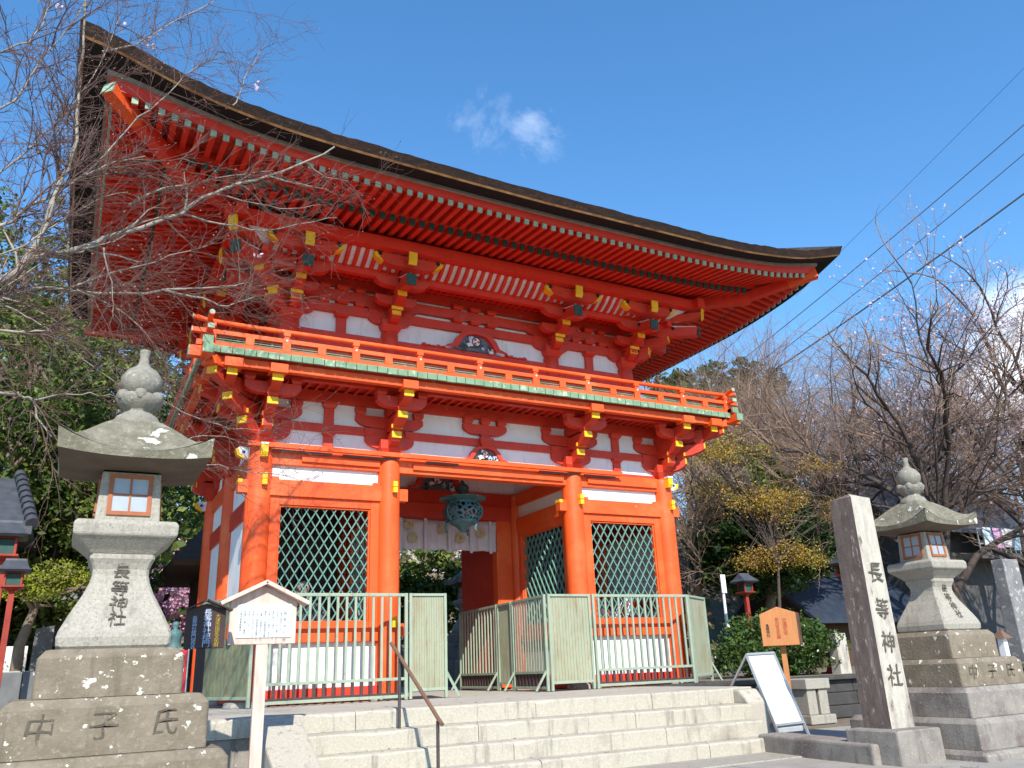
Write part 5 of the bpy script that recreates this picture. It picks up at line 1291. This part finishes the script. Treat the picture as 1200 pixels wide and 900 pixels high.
for i, (px, py, yy, hh, sd, lb) in enumerate(((985, 690, 14, 9.5, 101, 'rounded bare brown tree in the gap between balcony corner and inscribed pillar'), (1050, 690, 11, 8.5, 102, 'low bare brown tree directly behind the finial of the right lantern'),
        (925, 690, 18, 9.5, 103, 'rounded bare tree on the slope above the yellow leaved tree'), (1120, 690, 13, 9.0, 104, 'low bare tree in front of the distant cherry'), (1180, 690, 11, 10.0, 105, 'bare tree over the roof of the grey house'), (860, 690, 20, 10.5, 106, 'bare brown tree below the hilltop conifers'))):
    bp = on(px, py, yy)
    bare_tree('bare_tree', (bp.x, bp.y, hill_z(bp.x, bp.y)), hh, sd, lb, BG, 'trunk_brown', 'twig_tan', (0, 0), 6, (6, 4, 4, 4, 4, 3), .18, .11, .9)
bp = on(870, 700, 16)
bare_tree('bare_tree', (bp.x, bp.y, 1.5), 11.5, 18, 'small bare tree low on the slope below the hilltop evergreens', BG, 'trunk_dark', 'twig_tan', (0, 0), 6, (5, 4, 4, 4, 4, 3), .2, .11, .7)
bp = on(1215, 700, 7)
bare_tree('cherry_tree', (bp.x, bp.y, .2), 12.3, 23, 'blossoming pale pink cherry tree at the right edge among bare trees', None, 'trunk_dark', 'twig', (-.5, 0), 6, (6, 4, 4, 4, 4, 3), .22, .20, .75, 'blossom', 15000, .048)
bp = on(1120, 690, 18)
bare_tree('cherry_tree', (bp.x, bp.y, 1.5), 11, 29, 'distant blossoming cherry tree behind the bare trees above the right lantern', None, 'trunk_dark', 'twig', (0, 0), 5, (6, 5, 5, 4, 4), .22, .16, .8, 'blossom', 22000, .062)
bp = on(826, 712, 7.5)
bare_tree('bare_tree', (bp.x, bp.y, -.1), 6.0, 31, 'pale stocky bare trunk with tangled twigs beside the right corner column', BG, 'trunk_brown', 'twig_tan', (-.25, .1), 6, (5, 4, 4, 4, 4, 4), .32, .19, .85)
c = on(850, 560, 11)
leafy_tree('olive_tree', (c.x, c.y, -.1), [((c.x, c.y, c.z), (1.6, 1.2, 1.2)), ((c.x + 1.8, c.y + .5, c.z + .4), (1.6, 1.2, 1.0)), ((c.x + .6, c.y, c.z - 1.6), (2.0, 1.2, 1.1)), ((c.x + 3.2, c.y + .5, c.z - .6), (1.4, 1.2, .9))], 42, 'sparse olive green tree behind the yellow leaved tree', 'leaf_olive', None, n=13000, ls=.10, cl=.55, extra='leaf_rust')
c = on(890, 640, 7); b2 = on(950, 615, 8)
leafy_tree('evergreen_tree', (c.x, c.y, -.1), [((c.x, c.y, c.z), (2.2, 1.5, 1.6)), ((c.x + 1.2, c.y + .5, c.z + 1.0), (1.6, 1.2, 1.0)), ((c.x - 1.2, c.y, c.z - .4), (1.3, 1.2, 1.1)), ((c.x + 2.4, c.y + .3, c.z + .1), (1.3, 1.0, 1.0)), ((c.x - .4, c.y + .4, c.z + 1.5), (1.3, 1.0, .8))], 41, 'dark glossy evergreen tree behind the red post lantern', 'leaf_dark', None, n=26000, ls=.10, cl=.42, extra='leaf_ever')
q1 = on(850, 545, 5.2); q2 = on(900, 600, 5); q3 = on(930, 655, 4.8); q4 = on(800, 515, 5.2)
rq = random.Random(12); cps = [(tuple(q2), (.6, .5, .3))]
for i in range(30):
    px, py = rq.choice(((850, 525), (900, 530), (880, 560), (820, 520), (930, 570), (860, 580), (910, 600), (900, 655), (950, 660), (985, 550), (920, 650), (800, 505), (960, 600)))
    v = on(px + rq.uniform(-35, 35), py + rq.uniform(-16, 16), 5 + rq.uniform(-.5, .6)); cps.append((tuple(v), (rq.uniform(.35, .85), rq.uniform(.3, .5), rq.uniform(.10, .26))))
leafy_tree('spring_maple', (on(905, 700, 5).x, 5, -.1), cps, 43, 'slender tree with sparse yellow spring leaves in front of the dark evergreen', 'leaf_yellow', None, 'trunk_dark', .05, 15000, .032, .50, extra='leaf_rust')
for i, (px, py, yy, rr, sd, lb) in enumerate(((852, 455, 26, 2.6, 51, 'rounded dark conifer on the hilltop right of the balcony'), (885, 462, 28, 2.4, 52, 'second dark conifer on the hilltop, half hidden by bare branches'), (795, 462, 20, 1.6, 53, 'sunlit green tree seen under the right eave above the balcony'))):
    c = on(px, py, yy)
    leafy_tree('conifer_tree', (c.x, c.y, hill_z(c.x, c.y)), [(tuple(c), (rr, rr, rr * .8)), ((c.x - rr * .5, c.y, c.z - rr), (rr * 1.2, rr, rr)), ((c.x + rr * .5, c.y, c.z - rr * 1.6), (rr * 1.3, rr, rr))], sd, lb, 'conifer' if i < 2 else 'leaf_ever', 'conifers on the hilltop' if i < 2 else None, n=7000, ls=.20, cl=.6)
c = on(905, 755, 1.2)
leafy_tree('camellia_bush', (c.x, c.y, 0), [((c.x, 1.2, .62), (1.3, .9, .72)), ((c.x + .6, 1.0, .58), (.9, .8, .62)), ((c.x - .8, 1.1, .42), (.75, .7, .5))], 61, 'glossy green camellia bush behind the orange board', 'leaf_bush', None, 'trunk_dark', .03, 12000, .044, .20, 'bush', up=.3)
# scrub that clothes the slope
q = MB(); r = random.Random(77); ks = [q._m(k) for k in ('leaf_brown', 'leaf_olive', 'twig_tan', 'leaf_brown', 'leaf_ever')]
for i in range(1500):
    if r.random() < .62: x = r.uniform(6, 62); y = r.uniform(13, 46)
    else: x = r.uniform(-34, 6); y = r.uniform(13, 40)
    z = hill_z(x, y); h = r.uniform(.5, 2.6); kk = r.choice(ks if x > 4 else ks[1:2] + ks[4:5] * 2)
    for k in range(26): leaf(q, r, Vector((x, y, z + h * .5)) + Vector((r.gauss(0, .8), r.gauss(0, .8), r.gauss(0, h * .35))), r.uniform(.12, .26), kk, .4)
o = q.build('hillside_scrub'); o['kind'] = 'stuff'; o['label'] = 'brown and olive scrub covering the wooded hillside'
# ---- left side
LG = 'green trees behind the left stone lantern'
for i, (px, py, yy, rr, sd, kk, lb) in enumerate(((45, 425, 9, 2.0, 71, 'leaf_olive', 'olive green tree left of the roof, above the finial of the lantern'),
        (15, 520, 8, 1.9, 72, 'leaf_ever', 'dark evergreen at the left edge above the tiled roof'),
        (78, 510, 12, 2.1, 73, 'leaf_ever', 'evergreen directly behind the roof of the left lantern'),
        (85, 600, 9, 1.5, 74, 'leaf_olive', 'bright leafy evergreen behind the light box of the left lantern'),
        (35, 310, 24, 4.2, 75, 'leaf_olive', 'pale olive hill tree high at the left edge behind bare twigs'),
        (190, 520, 27, 3.6, 76, 'leaf_ever', 'evergreen seen between the lantern and the gate'),
        (232, 590, 29, 2.8, 77, 'leaf_ever', 'low evergreen just left of the gate side wall'),
        (110, 400, 20, 3.4, 78, 'leaf_olive', 'tall olive tree on the slope, left of the far roof corner'),
        (160, 470, 18, 3.0, 79, 'leaf_ever', 'dark evergreen on the slope under the left eave'),
        (10, 420, 17, 3.2, 80, 'leaf_ever', 'dark evergreen high at the left edge below the pale hill tree'),
        (60, 350, 26, 3.6, 88, 'leaf_olive', 'farthest olive crown on the hill behind the low bare branches'))):
    c = on(px, py, yy); zb = .6 if yy < 13 else hill_z(c.x, c.y)
    leafy_tree('evergreen_tree', (c.x - .3, c.y + .3, zb), [(tuple(c), (rr, rr * .9, rr * .85)), ((c.x - rr * .7, c.y + .3, c.z - rr * .8), (rr * .9, rr * .8, rr * .8)), ((c.x + rr * .6, c.y + .4, c.z - rr * .9), (rr * .8, rr * .8, rr * .7)), ((c.x - .2, c.y, c.z - rr * 1.7), (rr, rr * .8, rr * .7))], sd, lb, kk, LG, n=11000 if yy < 13 else 8000, ls=.085 if yy < 13 else .14, cl=.38 if yy < 13 else .6, extra='leaf_olive' if kk == 'leaf_ever' else 'leaf_ever')
c = on(52, 682, 5.5)
leafy_tree('maple_tree', (on(18, 790, 5.5).x, 5.5, .6), [((c.x, 5.5, c.z), (.65, .5, .2)), ((c.x - .5, 5.3, c.z - .12), (.4, .4, .12)), ((c.x + .55, 5.6, c.z + .08), (.45, .4, .12)), ((c.x + .2, 5.4, c.z + .22), (.35, .3, .1)), ((c.x - .2, 5.2, c.z - .22), (.5, .3, .1))], 81, 'small maple with yellow green foliage beside the dark stone slab', 'leaf_lime', None, 'trunk_brown', .09, 4600, .032, .30, extra='leaf_olive')
c = on(200, 715, 17)
bare_tree('plum_tree', (on(196, 770, 17).x, 17, .6), 3.1, 83, 'small plum tree in pink blossom between the lantern and the brown name board', None, 'trunk_dark', 'twig', (0, 0), 4, (9, 6, 6, 5), .12, .08, 1.1, 'plum', 30000, .048)
c = on(505, 680, 12)
leafy_tree('evergreen_tree', (c.x, 12, -.1), [(tuple(c), (1.3, 1.0, 1.0)), ((c.x + .8, 12.2, c.z - .9), (1.1, 1.0, .9)), ((c.x - .6, 12.2, c.z - 1.1), (.8, .8, .6))], 85, 'leafy evergreen seen through the gate below the curtain', 'leaf_ever', None, n=6500, ls=.10, cl=.35, extra='leaf_olive')
q = MB(); P = [on(478, 648, 14), on(490, 660, 14), on(505, 668, 13.8), on(525, 672, 13.5)]
q.tube(P, [.09, .08, .06, .04], 'sand', 7); q.tube([P[1], on(475, 676, 14), on(455, 674, 14.2)], [.06, .05, .03], 'sand', 6)
single(q, 'fallen_branch', 'bleached fallen branch on the slope seen through the gate', 'branch')
# ================================================================== BACKGROUND BUILDINGS AND SMALL THINGS
def gable_house(name, label, x0, x1, y0, y1, z0, zw, zr, kwall, kroof, over=.5, cat='building', group=None, tiles=0):
    g = thing(name, ((x0 + x1) / 2, (y0 + y1) / 2, z0), label, cat, group)
    q = MB(); q.box(x0, x1, y0, y1, z0, zw, kwall); ym = (y0 + y1) / 2
    q.add([(x0, y0, zw), (x0, y1, zw), (x0, ym, zr - .05), (x1, y0, zw), (x1, y1, zw), (x1, ym, zr - .05)], [(0, 1, 2), (3, 5, 4)], kwall); q.build('wall', g)
    q = MB(); sl = (zr - zw) / (ym - y0)
    for s in (-1, 1):
        ye = y0 - over if s < 0 else y1 + over; ze = zw - over * sl
        q.add([(x0 - over, ye, ze), (x1 + over, ye, ze), (x1 + over, ym, zr), (x0 - over, ym, zr), (x0 - over, ye, ze - .12), (x1 + over, ye, ze - .12), (x1 + over, ym, zr - .12), (x0 - over, ym, zr - .12)],
              [(0, 1, 2, 3), (7, 6, 5, 4), (0, 4, 5, 1), (1, 5, 6, 2), (3, 7, 4, 0)], kroof)
        if tiles:
            n = int((x1 - x0 + 2 * over) / tiles)
            for i in range(n + 1):
                x = x0 - over + i * (x1 - x0 + 2 * over) / n; q.tube([(x, ye - .01, ze + .02), (x, ym, zr + .02)], .05, kroof, 6)
    q.box(x0 - over - .02, x1 + over + .02, ym - .09, ym + .09, zr - .02, zr + .16, kroof); q.build('roof', g); return g
a = on(50, 716, 9); b = on(112, 720, 9)
gable_house('roofed_wall', 'long white wall roofed with grey tiles behind the maple', a.x - 6, b.x + .5, 8.8, 9.15, .6, a.z - .05, a.z + .25, 'woodwall', 'tilelight', .35, 'wall', None, .16)
q = MB(); a = on(-60, 760, 7.2); b = on(33, 757, 7.2); q.box(a.x, b.x, 7.2, 7.32, .6, b.z, 'mural'); single(q, 'low_white_wall', 'mottled low white wall left of the dark stone slab', 'wall')
q = MB(); a = on(33, 788, 6.6); b = on(58, 788, 6.6); t = on(52, 733, 6.6); q.rings([[(a.x, 6.6, .58), (b.x, 6.6, .58), (b.x, 6.75, .58), (a.x, 6.75, .58)], [(a.x + .02, 6.6, t.z - .06), (b.x - .02, 6.6, t.z), (b.x - .02, 6.75, t.z), (a.x + .02, 6.75, t.z - .06)]], 'slab', True, False, True)
single(q, 'stone_slab', 'tall dark stone slab monument standing beside the maple trunk', 'monument', None, .02)
# yard edge wall
q = MB(); xx = -16
while xx < -5.3:
    L = rnd.uniform(.6, 1.0); q.box(xx, xx + L - .012, 3.7, 3.99, GZ - .1, .60, 'slab'); xx += L
single(q, 'yard_wall', 'dark stone wall edging the raised yard at far left', 'wall', None, .015)
# dark hall left of the gate
a = on(240, 662, 8); b = on(200, 662, 8)
hall = thing('side_hall', (-2.0, 9.5, .6), 'small dark hall with a deep bark roof left of the gate side wall', 'building')
q = MB(); q.box(-3.1, -.6, 8.6, 11.5, .5, 2.9, 'woodwall'); q.build('wall', hall)
xl = on(203, 664, 7.7).x
zl = on(215, 662, 7.6).z; q = MB()
q.rings([[(xl, 7.6, zl), (0, 7.6, zl), (0, 12.5, zl), (xl, 12.5, zl)], [(xl - .05, 7.55, zl + .12), (.05, 7.55, zl + .12), (.05, 12.55, zl + .12), (xl - .05, 12.55, zl + .12)], [(xl + .9, 9.4, zl + 1.3), (-1, 9.4, zl + 1.3), (-1, 10.8, zl + 1.3), (xl + .9, 10.8, zl + 1.3)]], 'woodwall', True, False, True)
q.build('roof', hall)
g = gable_house('storehouse', 'grey brown thatch roofed storehouse behind the plum tree', on(160, 680, 23).x - 2.5, on(238, 680, 23).x + 1.2, 23, 29, .3, on(215, 674, 22.4).z + .25, on(215, 622, 26).z, 'woodwall', 'thatch', .6)
# tiled roof at the left edge
g = thing('tiled_gatehouse', (-8.4, 6.5, .6), 'dark tiled roof building at the far left edge behind the red lanterns', 'building')
zt_ = on(25, 560, 6).z
q = MB(); q.box(-11.5, -7.3, 5.6, 8.0, .5, zt_ - 1.2, 'woodwall'); q.build('wall', g)
q = MB(); e = on(38, 618, 5.2); t = on(22, 560, 6.5)
q.add([(-12, 5.1, e.z), (e.x, 5.1, e.z), (t.x, 6.6, t.z), (-12, 6.6, t.z), (-12, 8.2, e.z), (e.x, 8.2, e.z), (-12, 5.1, e.z - .14), (e.x, 5.1, e.z - .14), (e.x, 8.2, e.z - .14), (-12, 8.2, e.z - .14)], [(0, 1, 2, 3), (3, 2, 5, 4), (1, 5, 2), (0, 6, 7, 1), (1, 7, 8, 5), (9, 8, 7, 6)], 'tile')
for k in range(9):
    f0 = k / 9; f1 = (k + .8) / 9; A_ = Vector((e.x, 5.1, e.z + .05)).lerp(Vector((t.x, 6.6, t.z + .12)), f0); B_ = Vector((e.x, 5.1, e.z + .05)).lerp(Vector((t.x, 6.6, t.z + .12)), f1); q.tube([A_, B_], [.12, .10], 'tile', 8)
for k in range(14):
    x = -11.8 + k * .3; q.tube([(x, 5.08, e.z + .03), (x, 6.6, t.z + .03)], .055, 'tile', 6)
q.build('roof', g)
# red post lanterns
def post_lantern(p, zfoot, label, s=1.0, group='red post lanterns in the grounds'):
    x, y, z = p; g = thing('post_lantern', (x, y, zfoot), label, 'lantern', group)
    q = MB(); q.box(x - .055 * s, x + .055 * s, y - .055 * s, y + .055 * s, zfoot, z - .22 * s, 'lampred'); q.build('post', g)
    q = MB(); q.frustum(x, y, z - .22 * s, z - .15 * s, .07 * s, .20 * s, 'lampred'); q.box(x - .21 * s, x + .21 * s, y - .21 * s, y + .21 * s, z - .15 * s, z - .12 * s, 'lampred')
    for sx in (-1, 1):
        for sy in (-1, 1): q.box(x + sx * .15 * s - .018 * s, x + sx * .15 * s + .018 * s, y + sy * .15 * s - .018 * s, y + sy * .15 * s + .018 * s, z - .12 * s, z + .16 * s, 'lampred')
    q.box(x - .17 * s, x + .17 * s, y - .17 * s, y + .17 * s, z + .13 * s, z + .17 * s, 'lampred'); q.build('frame', g)
    q = MB(); q.box(x - .14 * s, x + .14 * s, y - .14 * s, y + .14 * s, z - .11 * s, z + .12 * s, 'dgreen'); q.build('pane', g)
    q = MB(); q.rings([[(x + sx * a * s, y + sy * b * s, z + zz * s) for sx, sy in ((-1, -1), (1, -1), (1, 1), (-1, 1))] for a, b, zz in ((.27, .30, .15), (.30, .34, .19), (.24, .22, .27), (.20, .05, .40), (.19, .03, .44))], 'tile', True, False, True); q.build('roof', g)
    return g
post_lantern(on(873, 689, 2.2), -.0, 'red lantern on a post rising from behind the camellia bush', .72)
post_lantern(on(16, 680, 2.5), GZ, 'red lantern on a red post at the left edge, the nearer one of two', .72)
post_lantern(on(6, 642, 3.6), .3, 'red lantern at the left edge partly behind the nearer red lantern', 1.0)
post_lantern(on(990, 668, 4.5), -.0, 'red lantern half hidden behind the inscribed stone pillar')
# statue
p = on(205, 745, 5); g = thing('bronze_statue', (p.x, p.y, .6), 'small verdigris bronze statue beneath the plum blossom', 'statue')
q = MB(); q.box(p.x - .16, p.x + .16, p.y - .16, p.y + .16, .55, p.z - .22, 'greystone'); q.build('plinth', g)
q = MB(); q.lathe([(0, p.z + .26), (.06, p.z + .24), (.07, p.z + .18), (.04, p.z + .12), (.12, p.z + .08), (.14, p.z), (.11, p.z - .1), (.15, p.z - .22)], 'bronze', 12, p.x, p.y); q.tube([(p.x - .1, p.y, p.z + .08), (p.x - .2, p.y - .1, p.z - .02), (p.x - .08, p.y - .14, p.z + .0)], [.04, .035, .03], 'bronze', 6); q.build('figure', g)
# red banner
y = .6; a = on(208, 762, y); b = on(220, 762, y); c = on(214, 824, y)
q = MB(); q.box(a.x, b.x, y, y + .012, c.z, a.z, 'pinkred'); q.tube([(b.x + .015, y, GZ), (b.x + .015, y, a.z + .05)], .012, 'alu', 6); bo_ = single(q, 'banner', 'narrow red banner with white characters behind the brown name board', 'banner')
text('lettering', vert('奉納'), .085, 'txtwhite', bo_, Matrix.Translation(((a.x + b.x) / 2, y - .003, a.z - .22)), .001, 1.0)
# right side houses
a = on(925, 712, 7); b = on(1010, 712, 7)
gable_house('tea_house', 'low house with blue grey roof behind the camellia bush', a.x + 1.7, b.x + 3, 7.6, 10.5, 0, on(960, 706, 7).z, on(960, 672, 9).z - .1, 'woodwall', 'bluetile', .7)
g = gable_house('grey_house', 'large grey house behind the right stone lantern', on(1085, 700, 9).x, on(1260, 700, 9).x, 9.4, 15, 0, on(1150, 605, 9).z, on(1150, 580, 12).z + .6, 'wallgrey', 'tile', .8)
z0 = on(1150, 648, 8.6).z; x0 = on(1140, 640, 8.6).x; x1 = on(1225, 640, 8.6).x
q = MB(); q.box(x0, x1, 8.3, 9.38, z0 - .25, z0, 'wallgrey'); q.build('balcony_floor', g)
q = MB()
for i in range(16): x = x0 + .05 + (x1 - x0 - .1) * i / 15; q.box(x - .02, x + .02, 8.32, 8.36, z0, z0 + .9, 'alu')
for zz in (.3, .88): q.box(x0, x1, 8.31, 8.37, z0 + zz, z0 + zz + .05, 'alu')
q.build('balcony_rail', g)
cl_ = ((.62, .74, .80), (.66, .38, .60), (.75, .73, .74), (.45, .62, .72), (.74, .55, .66), (.72, .72, .70))
for i in range(6):
    M['bed%d' % i] = mat('washing_cloth_%d' % i, cl_[i], tuple(v * .8 for v in cl_[i]), 8, .9)
    q = MB(); xa = x0 + .3 + i * (x1 - x0) * .125; q.box(xa, xa + (x1 - x0) * .115, 8.25, 8.28, z0 + .12 + .05 * (i % 3), z0 + .96, 'bed%d' % i)
    single(q, 'laundry', ('pale blue', 'mauve pink', 'white', 'sky blue', 'rose', 'ivory')[i] + ' cloth airing over the railing of the grey house', 'laundry', 'laundry on the grey house railing')
# stone stele, marker posts, cone, white pole
a = on(1172, 655, -.3); b = on(1190, 655, -.3); c = on(1190, 758, -.3)
q = MB(); w_ = (b.x - a.x) / 2; q.frustum((a.x + b.x) / 2, -.2, c.z - .3, a.z, w_ * 1.08, w_, 'stele', .16, .14); so_ = single(q, 'stone_stele', 'mottled tall stone stele standing at the right edge behind the lantern', 'monument', None, .015)
a = on(979, 742, .3); b = on(991, 742, .3)
q = MB(); q.frustum((a.x + b.x) / 2, .42, -.02, a.z, (b.x - a.x) / 2 * 1.05, (b.x - a.x) / 2, 'pillarstone', .12, .11); single(q, 'marker_stone', 'short grey marker stone left of the inscribed pillar', 'marker stone', None, .012)
p = on(976, 788, .9); g = thing('traffic_cone', (p.x, p.y, 0), 'small red cone beside the short marker stone', 'cone')
q = MB(); q.lathe([(.13, .03), (.10, .10), (.03, .42), (0, .43)], 'pinkred', 16, p.x, p.y); q.build('cone_body', g); q = MB(); q.box(p.x - .16, p.x + .16, p.y - .16, p.y + .16, 0, .03, 'pinkred'); q.build('cone_base', g)
p = on(847, 690, 3.2); g = thing('banner_pole', (p.x, p.y, 0), 'white pole wrapped with white paper left of the red post lantern', 'pole')
q = MB(); q.tube([(p.x, p.y, 0), (p.x, p.y, p.z)], .035, 'easel', 8); q.box(p.x - .07, p.x + .07, p.y - .05, p.y - .035, p.z - .1, p.z + .32, 'easel'); q.build('pole', g)
a = on(830, 672, 9); b = on(860, 672, 9)
gable_house('shed', 'low shed with dull pink roof behind the white pole', a.x - .5, b.x, 9, 10.6, 0, a.z - .3, a.z + .25, 'woodwall', 'shedroof', .3) if False else None
p = on(1174, 748, -3.2); g = thing('marker_post', (p.x, p.y, GZ), 'small white post with red brown cap behind the right lantern base', 'post')
q = MB(); q.box(p.x - .05, p.x + .05, p.y - .05, p.y + .05, GZ, p.z, 'easel'); q.build('post', g); q = MB(); q.frustum(p.x, p.y, p.z, p.z + .12, .12, .02, 'railwood'); q.build('cap', g)
stone_lantern(on(548, 690, 7.5).x, 7.5, 'stone lantern seen through the gate behind the passage barriers', [(.40, 1.25, 1.0, 'greystone'), (.55, .997, .6, 'greystone'), (.7, .597, -.05, 'greystone')], 1.25)
# overhead cables
def cable(pa, pb, rad, sag, label):
    A = Vector(pa); B = Vector(pb); q = MB(); P = []
    for i in range(25):
        t = -.3 + 1.9 * i / 24; p = A.lerp(B, t); P.append((p.x, p.y, p.z - sag * 4 * (.25 - (t - .5) ** 2)))
    q.tube(P, rad, 'iron', 6); single(q, 'overhead_cable', label, 'cable', 'overhead cables')
cable(on(863, 427, 22), on(1138, 200, 9), .024, .12, 'thin cable second from the top, crossing the sky right of the roof tip')
cable(on(905, 420, 22), on(1177, 200, 9), .024, .12, 'thin cable third from the top, just above the thickest cable')
cable(on(880, 452, 22), on(1200, 227, 8), .045, .15, 'thickest dark overhead cable in front of the bare trees')
cable(on(985, 295, 25), on(1195, 85, 11), .014, .02, 'faintest topmost cable beside the right roof tip')

# fallen leaves and grit on steps and paving
q = MB(); r = random.Random(5); k1 = q._m('leaf_brown'); k2 = q._m('earth'); k3 = q._m('leaf_yellow')
def drop(x, y, z, s_): leaf(q, r, Vector((x, y, z + .006)), s_, r.choice((k1, k1, k2, k3)), 3.0, .6)
for i in range(260):
    t = r.random()
    if t < .35: drop(r.uniform(-3.6, 1.7), -3.57 - r.random() ** 2 * .2 + .25, -.183 if False else .0, .012) if False else drop(r.uniform(-4.5, 1.8), r.uniform(-3.2, -.7), .0, r.uniform(.008, .022))
    elif t < .5: drop(r.uniform(-3.6, 1.8), -3.30 - r.random() ** 2 * .25, -.183, r.uniform(.008, .02))
    elif t < .6: drop(r.uniform(-3.6, 1.7), -3.62 - r.random() ** 2 * .2, -.356, r.uniform(.008, .02))
    elif t < .7: drop(r.uniform(-3.6, 1.6), -3.87 - r.random() ** 2 * .2, -.529, r.uniform(.008, .02))
    elif t < .88: drop(r.uniform(1.2, 3.5), r.uniform(-4.5, -2.9) if r.random() < .5 else r.uniform(-6.6, -6.2), GZ, r.uniform(.012, .03))
    else: drop(r.uniform(-3.6, 3.4), r.uniform(-7, -4.4), GZ + .012, r.uniform(.01, .025))
o = q.build('fallen_leaves'); o['kind'] = 'stuff'; o['label'] = 'small dry leaves scattered on the steps and paving'
